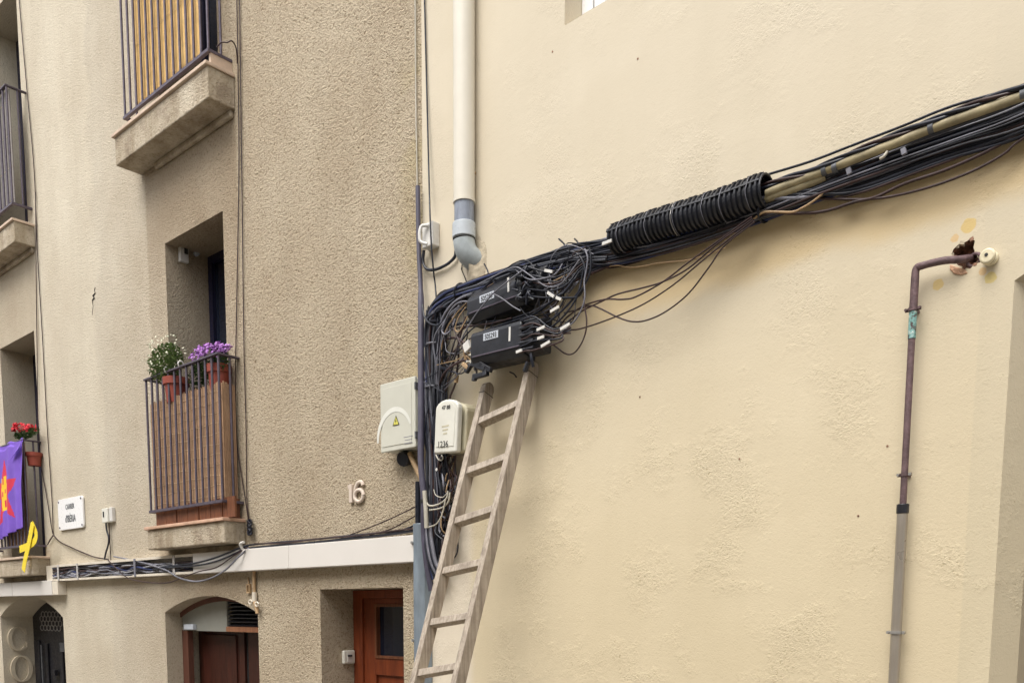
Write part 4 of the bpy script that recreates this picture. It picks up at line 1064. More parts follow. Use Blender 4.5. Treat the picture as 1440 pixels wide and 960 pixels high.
part('lettering', text_on('47 88', tpos(0.0, hh_ * 0.62, 0.1592), 0.030, rot=-tilt, extrude=0.0006, bold=0.0004), M_INK, bt)
for k in range(3):
    q = MB(); p_ = tpos(0.0, 0.0 - 0.02 * k, 0.1585); q.obox(p_, (0.028 - 0.006 * k, 0, 0), (0, 0.0006, 0), (0, 0, 0.004)); part('faint_print', q, M_BOXY, bt)
cable('white cord curling under the box marked 1236', B, [(613, 639, .1), (616, 645, .11), (620, 647, .11), (623, 644, .1), (621, 640, .09)], 0.004, M_CABW)
cable('brown lead with cream joint entering the top of the box marked 1236', B, [(644, 470, .1), (645, 495, .1), (643, 520, .09), (642, 528, .09), (640, 540, .09), (634, 555, .08), (632, 563, .08)], 0.006, M_CABB)
q = MB(); q.tube([H(B, 642.5, 527, .09), H(B, 641, 538, .09)], 0.012, 8); solo('cable_joint', q, M_CABT, B, H(B, 641, 538, .09), 'cream sleeve on the lead above the box marked 1236', 'cable joint')

# ------------------------------------------------------------------ drainpipe
dp = thing('drainpipe', 'cream painted drainpipe ending in a grey elbow set into the wall', 'drainpipe', B, H(B, 652, 370, 0))
ps0, ps1 = H(B, 640.5, 200, 0.06)[0], H(B, 665, 200, 0.06)[0]
pc = (ps0 + ps1) / 2; pr = (ps1 - ps0) / 2 * 0.86
z_a = H(B, 652, 285, 0.06)[2]
q = MB(); q.tube([(pc, pr + 0.002, 8.5), (pc, pr + 0.002, z_a)], pr, 24); part('pipe', q, M_CREAM, dp)
z_b = H(B, 652, 315, 0.06)[2]; z_c = H(B, 652, 336, 0.06)[2]; z_d = H(B, 652, 366, 0.05)[2]
q = MB(); q.tube([(pc, pr + 0.002, z_a + 0.01), (pc, pr + 0.002, z_b - 0.01)], pr * 0.93, 24); part('inner_pipe', q, M_PVCD, dp)
q = MB(); q.tube([(pc, pr + 0.002, z_a - 0.004), (pc, pr + 0.002, z_a + 0.012)], pr * 1.05, 24); part('rim', q, M_CREAM, dp)
q = MB(); q.tube([(pc, pr + 0.004, z_b), (pc, pr + 0.004, z_c)], pr * 1.10, 24); part('collar', q, M_PVCL, dp, bevel=0.004)
q = MB(); q.tube([(pc, pr + 0.004, z_c - 0.001), (pc, pr + 0.004, z_c - 0.008)], pr * 1.06, 24); part('seal', q, M_INK, dp)
P = [(pc, pr + 0.004, z_c - 0.006), (pc + 0.001, pr * 1.0, z_c - 0.035), (pc + 0.006, pr * 0.82, z_c - 0.066), (pc + 0.016, pr * 0.38, z_c - 0.094), (pc + 0.028, -pr * 0.4, z_c - 0.115)]
q = MB(); q.tube(smooth_path(P, 5), pr * 1.03, 24); part('elbow', q, M_PVC, dp)
q = MB()
vs = []; nr, na = 7, 26
cxm, czm = pc + 0.035, z_c - 0.10
for i in range(nr + 1):
    for j in range(na):
        w = 2 * math.pi * j / na; rr = i / nr
        e = 1 + 0.35 * noise.noise(Vector((math.cos(w) * 1.7, math.sin(w) * 1.7, 3)))
        hgt = 0.050 * (1 - rr) ** 0.5 * max(0.15, -math.sin(w) * 0.8 + 0.3) + 0.010 * noise.noise(Vector((i * 1.3, j * 1.1, 0))) * (1 - rr) + 0.004 - 0.006 * rr
        vs.append((cxm + 0.085 * rr * e * math.cos(w), hgt, czm + 0.15 * rr * e * math.sin(w) - 0.02))
q.add(vs, [(i * na + j, i * na + (j + 1) % na, (i + 1) * na + (j + 1) % na, (i + 1) * na + j) for i in range(nr) for j in range(na)], True)
part('mortar_patch', q, M_MORTAR, dp)
q = MB(); q.tube([H(B, 650, 371, .008), H(B, 649, 379, .004), H(B, 653, 388, .004), H(B, 656, 396, .004)], 0.003, 5); part('crack', q, M_INK, houseB)
q = MB(); a = H(B, 668, 244, 0.0); q.tube([(a[0], 0, a[2]), (a[0], 0.05, a[2])], 0.010, 6); solo('wall_hook', q, M_CABT, B, a, 'tiny cream hook beside the drainpipe above its grey end', 'hook')

# ------------------------------------------------------------------ the great cable bundle
CL = [(1720, 14, 24), (1560, 100, 23), (1440, 163, 19), (1350, 195, 16), (1250, 229, 15), (1150, 268, 12), (1085, 294, 11), (1000, 322, 11), (920, 343, 13), (860, 352, 17), (810, 360, 14), (750, 376, 10), (700, 393, 9), (655, 410, 9), (628, 424, 11), (613, 445, 12), (609, 475, 11), (609, 520, 11), (608, 560, 12), (611, 610, 12), (613, 660, 13), (614, 710, 12), (613, 760, 9), (613, 795, 6), (616, 814, 4)]
bun = thing('cable_bundle', 'thick black cable bundle crossing the cream wall and turning down the corner', 'cable bundle', B, H(B, 613, 815, 0.03))
cen = []
for i, (x, y, w) in enumerate(CL):
    x0, y0 = CL[max(i - 1, 0)][:2]; x1, y1 = CL[min(i + 1, len(CL) - 1)][:2]
    a = Vector(H(B, x, y, 0.045)); t = Vector(H(B, x1, y1, 0.045)) - Vector(H(B, x0, y0, 0.045)); t.normalize()
    nrm = Vector((-t.z, 0, t.x))
    # half width in metres, measured across the run
    sc = 1.0 / (270 + max(0, x - 700) * 0.2)
    cen.append((a, nrm, w * sc))
NB = 62
for c in range(NB):
    a0, b0 = uni(-1, 1), uni(-1, 1)
    r = random.choice([0.0035, 0.004, 0.0045, 0.005, 0.0055, 0.006, 0.0075])
    pts = []; a_, b_ = a0, b0
    for i, (p, nrm, w) in enumerate(cen):
        q_w = 0.16 if i < 7 else (0.5 if i < 17 else 0.4)
        a_ += uni(-q_w, q_w); b_ += uni(-q_w, q_w)
        a_ = max(-1, min(1, a_)); b_ = max(-1, min(1, b_))
        pts.append(p + nrm * (a_ * max(w * (1.0 if c < 50 else 1.3) - r, 0.004)) + Vector((0, b_ * 0.034, 0)))
    mat_ = random.choices([M_CAB, M_CABB, M_CABG, M_CABN, M_CABD], [8, 1.2, 1.8, 0.8, 2.5])[0]  # more grey mixed in to imitate pale highlights along the black cables
    if c % 5 == 4: pts = pts[:random.choice([14, 17])]       # some stop at the junction boxes
    if c % 6 == 3: pts = pts[9:]
    q = MB(); q.tube(smooth_path(pts, 5), r, 6); part('cable', q, mat_, bun)
# thick core of the vertical run
for i, (dx, r) in enumerate(((-6, 0.020), (3, 0.024), (9, 0.020), (15, 0.016))):
    q = MB(); q.tube(smooth_path([H(B, 611 + dx * 0.9, 452, 0.02), H(B, 609 + dx, 520, 0.022), H(B, 609 + dx, 600, 0.03), H(B, 613 + dx, 680, 0.03), H(B, 612 + dx * 0.8, 735, 0.03)], 5), r, 8); part('cable', q, M_CAB, bun)
for i in range(18):
    x0 = 600 + i * 1.55; pts = []
    for k, y in enumerate((430 + 6 * (i % 4), 470, 515, 560, 610, 660, 710, 755, 800)):
        sq = 1.0 if k < 7 else 0.45
        pts.append(H(B, 614 + (x0 + uni(-5, 5) - 614) * sq, y, 0.055 + uni(0, 0.03)))
    q = MB(); q.tube(smooth_path(pts, 4), uni(0.003, 0.0058), 6); part('cable', q, random.choice([M_CAB, M_CAB, M_CAB, M_CABD, M_BLACK, M_CABG if i % 5 == 0 else M_CAB]), bun)
# dark wrap below the 1236 box
wp = thing('cable_wrap', 'flat black plastic wrap round the cables under the box marked 1236', 'cable wrap', B, H(B, 613, 730, 0.08))
q = MB(); q.sweep([(-0.060, 0.0), (-0.066, 0.03), (-0.045, 0.058), (0.02, 0.064), (0.055, 0.045), (0.064, 0.0)], H(B, 614, 645, 0.02), H(B, 615, 712, 0.02), (1, 0, 0), (0, 1, 0), 0.95, 0.9); part('sleeve', q, M_BLACK, wp, bevel=0.01)
q = MB(); a = H(B, 615, 660, 0.085); q.tube([(a[0], 0.07, a[2]), (a[0], 0.092, a[2])], 0.009, 8); part('stud', q, M_TAG, wp)
for (x, y, w) in ((613, 455, 13), (611, 485, 12), (610, 545, 12), (648, 411, 11), (1075, 298, 9)):
    a = Vector(H(B, x, y, 0.045)); q = MB(); k = 14; up_ = x < 630
    R_ = w / 255
    pp = []
    for j in range(k + 1):
        th = 2 * math.pi * j / k
        o_ = Vector((math.cos(th) * R_, math.sin(th) * 0.05, 0)) if up_ else Vector((0.3 * math.cos(th) * R_, math.sin(th) * 0.05, math.cos(th) * R_))
        pp.append(a + o_)
    q.tube(pp, 0.005, 5, caps=False); part('cable_tie', q, random.choice([M_CABG, M_CAB]), bun)

# curved cables that turn from the bundle down into the vertical run (inner side of the bend)
GT = 'cables curling round the corner bend'
bend = [
    ('grey cable curving nearest the upper splice box at the bend', [(700, 410, .1), (672, 412, .1), (650, 418, .1), (632, 432, .1), (620, 455, .09), (616, 490, .08), (614, 540, .07)], 0.007, M_CABG),
    ('second grey cable curving round the corner bend', [(690, 420, .1), (665, 424, .1), (645, 432, .1), (630, 446, .1), (622, 470, .08), (619, 520, .07)], 0.006, M_CABG),
    ('black cable curving inside the corner bend below the upper splice box', [(680, 438, .1), (660, 434, .1), (642, 440, .1), (628, 456, .1), (622, 480, .09), (621, 530, .07)], 0.007, M_CAB),
    ('slack black cable making a small loop at the bend', [(675, 428, .12), (650, 424, .12), (634, 436, .12), (622, 462, .12), (626, 470, .12), (636, 462, .12), (640, 448, .12)], 0.005, M_CABG),
    ('black cable from the bend passing behind to the left of the vertical run', [(640, 420, .08), (618, 436, .09), (602, 448, .1), (598, 470, .09), (600, 510, .08), (603, 560, .08)], 0.007, M_CAB),
    ('black loop strapped across the vertical run under the bend', [(594, 428, .09), (597, 445, .1), (605, 455, .11), (616, 457, .11), (622, 452, .1)], 0.006, M_CAB)]
for lb, pts, r, mt_ in bend: cable(lb, B, pts, r, mt_, group=GT)

# outer black cables above the conduit, conduit itself
cn = thing('conduit', 'old beige conduit strapped above the black cables on the right', 'conduit', B, H(B, 1100, 262, 0.05))
q = MB(); q.tube(smooth_path([H(B, 1078, 272, .088), H(B, 1160, 240, .088), H(B, 1240, 209, .088), H(B, 1310, 181, .088), H(B, 1380, 156, .088), H(B, 1445, 133, .088), H(B, 1600, 76, .088), H(B, 1720, 30, .088)], 5), 0.0165, 12); part('pipe', q, M_COND, cn)
q = MB(); q.tube(smooth_path([H(B, 1078, 279, .075), H(B, 1120, 265, .075), H(B, 1162, 248, .07)], 5), 0.018, 12); part('pipe', q, M_COND, cn)
for x, y in ((1160, 240), (1310, 180), (1175, 236), (1440, 133)):
    a = Vector(H(B, x, y, .088)); t = (Vector(H(B, x + 20, y - 8, .088)) - a).normalized()
    q = MB(); q.tube([a - t * 0.009, a + t * 0.009], 0.0200, 12); part('clamp', q, M_IRONG, cn)
for x, y in ((1194, 241), (1271, 213)):
    a = H(B, x, y, .10); q = MB(); q.obox(a, (0.008, 0, 0.002), (0, 0.006, 0), (-0.003, 0, 0.011)); part('clip', q, M_CABG, cn)
cable('torn pale strip hanging from the old conduit', B, [(1238, 223, .09), (1243, 220, .095), (1248, 213, .09)], 0.006, M_CABW, 'torn_strip', cat='strip')
cable('thin black cable taut above the old beige conduit', B, [(1078, 246), (1140, 227), (1200, 204), (1270, 177), (1340, 149), (1440, 120), (1600, 62), (1720, 16)], 0.0055, M_CAB)
for k in range(3):
    cable(('first', 'second', 'third')[k] + ' strand of the twisted dark cables lying on the old conduit', B,
          [(x, y + 3.0 * math.sin(x / 23.0 + k * 2.1), 0.092 + 0.012 * math.cos(x / 23.0 + k * 2.1)) for x, y in ((1060, 268), (1085, 258), (1110, 250), (1135, 243), (1160, 232), (1190, 219), (1220, 206), (1250, 194), (1280, 182), (1310, 170), (1340, 158), (1370, 147), (1400, 136), (1440, 122), (1500, 100), (1560, 78), (1720, 20))], 0.006 if k else 0.008, M_CABB if k == 1 else M_CAB, sub=4)

# black corrugated split tube
ct = thing('corrugated_tube', 'black ribbed protective tube round the cables on the cream wall', 'corrugated tube', B, H(B, 865, 338, 0.08))
T0 = Vector(H(B, 864, 338, 0.085)); T1 = Vector(H(B, 1077, 268, 0.085)); ax = (T1 - T0); LT = ax.length; ax.normalize()
e2 = Vector((0, 1, 0)); e1 = ax.cross(e2).normalized()
if e1.z < 0: e1 = -e1
NRG, nsd, RT = 33, 28, 0.066
prof = []
for i in range(NRG):
    u0 = i / NRG * LT; p_ = LT / NRG
    prof += [(u0 + 0.02 * p_, RT * 0.86), (u0 + 0.18 * p_, RT), (u0 + 0.52 * p_, RT), (u0 + 0.68 * p_, RT * 0.86)]
prof.append((LT, RT * 0.86))
vs = []
for u, r in prof:
    for j in range(nsd):
        w = 2 * math.pi * j / nsd
        lobe = 1 + (0.05 if j in (5, 6) else 0)            # the seam rib
        wig = 0.004 * math.sin(u * 9)
        vs.append(T0 + ax * u + (e1 * math.sin(w) + e2 * math.cos(w)) * r * lobe + e1 * wig)
q = MB(); q.add(vs, [(i * nsd + j, i * nsd + (j + 1) % nsd, (i + 1) * nsd + (j + 1) % nsd, (i + 1) * nsd + j) for i in range(len(prof) - 1) for j in range(nsd)], False)
ctp = part('tube', q, M_BLACK, ct); sol = ctp.modifiers.new('s', 'SOLIDIFY'); sol.thickness = 0.003
for ang, mt_ in ((1.15, M_CABD), (0.35, M_BLACK), (1.75, M_CABD)):
    dirv = e1 * math.sin(ang) + e2 * math.cos(ang); tang = e1 * math.cos(ang) - e2 * math.sin(ang)
    q = MB()
    for i in range(24):
        u = LT * i / 24; u2 = LT * (i + 1) / 24
        q.obox(T0 + ax * (u + u2) / 2 + dirv * (RT * 0.955) + e1 * 0.004 * math.sin((u + u2) * 4.5), ax * (u2 - u) / 2 * 0.98, tang * 0.004, dirv * 0.0045)
    part('seam_rib', q, mt_, ct)
# raised lugs along the seam rows
for row, ang in ((0, 1.15), (1, 0.35), (2, 1.75)):
    for i in range(0, NRG, 1 if row == 0 else 3):
        u = (i + 0.35) / NRG * LT; dirv = e1 * math.sin(ang) + e2 * math.cos(ang); tang = e1 * math.cos(ang) - e2 * math.sin(ang)
        if row == 0 and i % 3 == 2: continue
        q = MB(); q.obox(T0 + ax * u + dirv * (RT + 0.002) + e1 * 0.004 * math.sin(u * 9), ax * 0.0065, tang * 0.008, dirv * 0.003); part('lug', q, M_CABD if row == 0 else M_BLACK, ct)
for u_, mt_, rr in ((0.46, M_STEEL, 0.0015), (0.472, M_CABG, 0.0013), (0.08, M_CABG, 0.0014), (0.93, M_CABG, 0.0014), (0.28, M_CABG, 0.0013), (0.66, M_CABG, 0.0013), (0.77, M_CABG, 0.0013)):
    q = MB(); u = u_ * LT
    q.tube([T0 + ax * (u + 0.002 * math.sin(k)) + (e1 * math.sin(2 * math.pi * k / 24) + e2 * math.cos(2 * math.pi * k / 24)) * (RT + 0.004) + e1 * 0.004 * math.sin(u * 9) for k in range(25)], rr, 5, caps=False)
    part('strap', q, mt_, ct)
q = MB(); q.tube([T1 + ax * 0.003 + (e1 * math.sin(2 * math.pi * k / 24) + e2 * math.cos(2 * math.pi * k / 24)) * RT * 0.93 for k in range(25)], 0.005, 6, caps=False); part('rim', q, M_BLACK, ct)
for k in range(7):
    w = k * 0.9
    o_ = (e1 * math.sin(w) + e2 * math.cos(w)) * 0.035
    cable(('uppermost', 'upper', 'thick', 'grey sheathed', 'slim', 'rear', 'lowest')[k] + ' cable passing through the black ribbed tube', B,
          [(820 + 3 * k, 356 - 2.5 * k, .05), (850, 346 - 3 * (k % 4), .07), (900, 328, .085 + .006 * (k % 3)), (1000, 295, .085), (1070, 270 + (k % 4) * 3, .08), (1110 + 6 * k, 263 + (k % 4) * 5, .07), (1180 + 5 * k, 250 + k * 3, .05), (1300 + 5 * k, 206 + k * 3.2, .05), (1460, 146 + k * 6, .05), (1720, 12 + k * 6, .05)], 0.007 + 0.002 * (k % 2), M_CAB if k != 3 else M_CABG, group='cables passing through the ribbed tube')

# ------------------------------------------------------------------ splice boxes
def splice(label, pl_, pr_, hw, dep, dbase, labeltxt, lab_at, chamf, up=True):
    p0, p1 = Vector(H(B, *pl_, dbase)), Vector(H(B, *pr_, dbase))
    ax = (p1 - p0); L = ax.length; ax.normalize(); eo = Vector((0, 1, 0)); ez = ax.cross(eo); ez = ez if ez.z > 0 else -ez
    t_ = thing('splice_box', label, 'splice box', B, tuple(p0))
    sec = [(-hw, -dep), (hw, -dep), (hw * 1.0, -dep * 0.2), (hw * chamf, dep * 0.9), (hw * (chamf - 0.2), dep), (-hw * 0.55, dep), (-hw * 0.9, dep * 0.5), (-hw, -dep * 0.1)]
    q_ = MB(); q_.sweep(sec, p0, p0 + ax * L * 0.76, ez, eo); part('body', q_, M_BLACK, t_, bevel=0.010, seg=3)
    q_ = MB(); q_.sweep([(a * 0.86, b * 0.8) for a, b in sec], p0 + ax * L * 0.762, p0 + ax * L * 1.0, ez, eo); part('gland_block', q_, M_BLACK, t_, bevel=0.008)
    q_ = MB(); q_.sweep([(-0.003, 0), (0.003, 0), (0.003, 0.004), (-0.003, 0.004)], p0 + ax * 0.02 + eo * (dep - 0.001) - ez * hw * 0.45, p0 + ax * L * 0.74 + eo * (dep - 0.001) - ez * hw * 0.45, ez, eo); part('seam', q_, M_IRON, t_)
    la = p0 + ax * L * lab_at[0] + ez * hw * lab_at[1] + eo * (dep + 0.001)
    q_ = MB(); q_.obox(la, ax * 0.053, eo * 0.0012, ez * 0.018); part('label_plate', q_, M_LBL, t_)
    vs, fs = text_mb(labeltxt, 0.035, 0.0005, 0.82, bold=0.0006)
    q_ = MB(); q_.add([la + eo * 0.0016 + ax * x + ez * (y - 0.0125) + eo * z for x, y, z in vs], fs); part('lettering', q_, M_INK, t_)
    q_ = MB(); q_.obox(p0 + ax * L * 0.60 + ez * hw * 0.25 + eo * (dep + 0.001), ax * 0.006, eo * 0.001, ez * 0.035); part('sticker', q_, M_TAG, t_)
    # rows of glands at the right hand end
    for i in range(5):
        for j in range(2):
            a = p0 + ax * L * (0.78 + 0.10 * j) + ez * hw * (0.75 - 0.36 * i) + eo * (dep * (0.85 if i else 0.5))
            q_ = MB(); q_.tube([a - ax * 0.028, a + ax * 0.024], 0.011, 8); part('gland', q_, M_BLACK, t_)
    for i in range(4):
        a = p0 - ax * 0.012 + ez * hw * (0.7 - 0.45 * i) + eo * dep * 0.1
        q_ = MB(); q_.tube([a + ax * 0.02, a - ax * 0.02], 0.014, 8); part('gland', q_, M_BLACK, t_)
    return p0, ax, L, ez, eo
U = splice('upper black splice box under the cable bundle, tilted, label partly hidden by cables', (667, 434), (769, 395), 0.098, 0.060, 0.10, '505283', (0.30, 0.05), 0.35)
Lw = splice('lower black splice box with the full label 505293 above the ladder', (672, 494), (768, 470), 0.098, 0.060, 0.13, '505293', (0.32, 0.42), 0.80)

# ragged white and grey tails on the left end of the lower box
tail = thing('cable_tails', 'clump of white and grey cable tails at the left end of the lower splice box', 'cable tails', B, H(B, 668, 500, .13))
for i in range(15):
    x, y = uni(656, 673), uni(482, 520)
    pts = [H(B, 674, 478 + i * 2.7, .14), H(B, 666 + uni(-3, 3), y, .15 + uni(-.02, .03)), H(B, x - 3, y + uni(-8, 6), .15), H(B, x + uni(-4, 6), y + uni(2, 9), .14)]
    q = MB(); q.tube(smooth_path(pts, 4), uni(0.004, 0.008), 6); part('tail', q, random.choice([M_CABW, M_CABG, M_CABW, M_CAB, M_CABT]), tail)
q = MB(); a = H(B, 657, 487, .17); q.obox(a, (0.02, 0, 0.01), (0, 0.008, 0), (-0.008, 0, 0.022)); part('tag', q, M_TAG, tail)
# dark clips hanging below
hc = thing('hanging_clip', 'dark broken plastic clip dangling under the left end of the lower splice box', 'clip', B, H(B, 672, 530, .16))
for x0, y0, x1, y1, w in ((662, 513, 656, 522, .016), (665, 511, 682, 518, .018), (682, 517, 683, 527, .016), (685, 525, 668, 530, .015), (668, 527, 667, 534, .014), (690, 520, 676, 512, .016), (652, 512, 658, 517, .012)):
    pa, pb = Vector(H(B, x0, y0, .16)), Vector(H(B, x1, y1, .165)); t = pb - pa; tn = t.normalized()
    q = MB(); q.obox((pa + pb) / 2, t / 2 + tn * 0.006, (0, 0.012, 0), tn.cross(Vector((0, 1, 0))) * w * 0.8); part('prong', q, M_BLACK if x0 != 652 else M_CABT, hc, bevel=0.003)
cable('dark stub hanging over the right ladder top', B, [(738, 522, .17), (743, 509, .17)], 0.013, M_BLACK, 'strap', 'dark straps under the lower splice box', cat='strap')
cable('black short strap from the lower splice box to the ladder top', B, [(747, 497, .18), (748, 506, .18), (750, 516, .17)], 0.009, M_CAB, 'strap', 'dark straps under the lower splice box', cat='strap')

for i in range(16):
    a = U[0] + U[1] * U[2] * uni(0.70, 0.98) + U[3] * 0.098 * uni(-0.9, 0.8) + Vector((0, 0.066 + uni(0, .01), 0))
    dv_ = U[1] * uni(-.5, 1) + U[3] * uni(-1, 1); dv_.normalize()
    q = MB(); q.tube(smooth_path([a - dv_ * 0.022, a + Vector((0, uni(0.004, .014), 0)), a + dv_ * 0.024 + U[3] * uni(-.01, .01)], 3), uni(0.004, 0.007), 6)
    solo('wire_end', q, random.choice([M_CAB, M_CAB, M_CAB, M_IRONG]), B, tuple(a), 'short black wire stub crowding the right end of the upper splice box', 'wire', 'wire stubs on the upper splice box')
FW = 'fine wires tangled round the splice boxes and the bend'
hubs = [(770, 385), (800, 372), (830, 352), (766, 470), (795, 458), (812, 395), (742, 448), (660, 492), (640, 430), (622, 462), (618, 510), (655, 420), (690, 396), (720, 384), (620, 545)]
for i in range(46):
    h0, h1 = random.sample(hubs, 2)
    if abs(h0[0] - h1[0]) > 110 or abs(h0[0] - h1[0]) + abs(h0[1] - h1[1]) < 30: h1 = min(hubs, key=lambda h_: abs(abs(h_[0] - h0[0]) - 60) + uni(0, 30))
    mx, my = (h0[0] + h1[0]) / 2, (h0[1] + h1[1]) / 2
    ov = i % 3 == 0 and max(h0[1], h1[1]) < 425
    dep_ = 0.185 if ov else 0.115
    nx, ny = -(h1[1] - h0[1]), (h1[0] - h0[0]); L_ = math.hypot(nx, ny) + 1e-6; k_ = uni(-26, 26)
    sx_, sy_ = nx / L_ * k_, ny / L_ * k_ + uni(0, 10)
    pts = [(h0[0] + uni(-7, 7), h0[1] + uni(-7, 7), 0.09), ((h0[0] + mx) / 2 + sx_ * .7, (h0[1] + my) / 2 + sy_ * .7, dep_), (mx + sx_ + uni(-5, 5), my + sy_, dep_ + .01), ((h1[0] + mx) / 2 + sx_ * .6 + uni(-6, 6), (h1[1] + my) / 2 + sy_ * .7, dep_), (h1[0] + uni(-7, 7), h1[1] + uni(-7, 7), 0.09)]
    q = MB(); P = smooth_path([H(B, *p) for p in pts], 5); q.tube(P, uni(0.0022, 0.0042), 5)
    solo('wire', q, random.choice([M_CAB, M_CAB, M_CABB, M_CABD, M_CABG, M_CABT if i % 3 == 0 else M_CAB]), B, tuple(P[-1]), 'fine loose wire in the tangle between bundle, splice boxes and corner bend', 'wire', FW)
# white tags on leads
GW = 'white plastic tags on the leads beside the splice boxes'
tags = [((766, 380), (777, 382), 'white tag on a lead right of the upper splice box top'), ((770, 411), (779, 417), 'white tag on a lead midway right of the upper splice box'), ((782, 418), (789, 421), 'white tag at the crossing right of the upper splice box'),
        ((755, 464), (766, 459), 'white tag on the top lead of the lower splice box'), ((756, 476), (765, 473), 'white tag on the middle lead of the lower splice box'), ((761, 487), (773, 480), 'white tag at the lower right of the lower splice box'),
        ((788, 463), (801, 455), 'white tag where the hanging loops meet'), ((726, 495), (734, 492), 'white tag lying on the lower splice box face'), ((847, 343), (860, 338), 'white tag at the left mouth of the ribbed tube'), ((774, 443 - 5), (786, 431), 'white sleeve on the slanted pipe below the loops')]
for a, b, lb in tags:
    q = MB(); pa, pb = Vector(H(B, *a, .205)), Vector(H(B, *b, .205)); t = (pb - pa); t_ = t.normalized(); nz = t_.cross(Vector((0, 1, 0)))
    q.obox((pa + pb) / 2, t / 2, Vector((0, 0.003, 0)), nz * 0.0065)
    solo('cable_tag', q, M_TAG, B, tuple((pa + pb) / 2), lb, 'cable tag', GW)

# gland leads: from the right ends into the loops
GL = 'leads leaving the right ends of the splice boxes'
for i in range(6):
    k = ('topmost', 'second', 'third', 'fourth', 'fifth', 'lowest')[i]
    a = Lw[0] + Lw[1] * Lw[2] * 0.74 + Lw[3] * 0.098 * (0.8 - 0.32 * i) + Vector((0, 0.05, 0))
    pts = [a - Lw[1] * 0.01, a + Lw[1] * 0.05 + Vector((0, 0.012, 0)), a + Lw[1] * 0.10 + Lw[3] * uni(-.01, .02) + Vector((0, 0.005, 0)), Vector(H(B, 775 + 3 * i, 462 + 3.5 * i, .17)), Vector(H(B, 792 + uni(-3, 3), 460 + 2 * i, .15)), Vector(H(B, 803, 448 + 4 * i, .12))]
    q = MB(); q.tube(smooth_path(pts, 5), 0.0045, 6); solo('lead', q, random.choice([M_CAB, M_CAB, M_CABB]), B, tuple(a), k + ' lead from the right end of the lower splice box', 'cable', GL)
for i in range(5):
    k = ('topmost', 'second', 'third', 'fourth', 'lowest')[i]
    a = U[0] + U[1] * U[2] * 0.74 + U[3] * 0.088 * (0.8 - 0.4 * i) + Vector((0, 0.05, 0))
    pts = [a, a + U[1] * 0.06 + Vector((0, 0.015, 0)), Vector(H(B, 768 + 2 * i, 382 + 9 * i, .15)), Vector(H(B, 792 + 2 * i, 378 + 7 * i, .12)), Vector(H(B, 815, 366 + 4 * i, .09)), Vector(H(B, 838, 356 + 3 * i, .07)), Vector(H(B, 870, 352 + 2 * i, .06))]
    q = MB(); q.tube(smooth_path(pts, 5), 0.0045, 6); solo('lead', q, random.choice([M_CAB, M_CAB, M_CABB]), B, tuple(a), k + ' lead from the right end of the upper splice box', 'cable', GL)

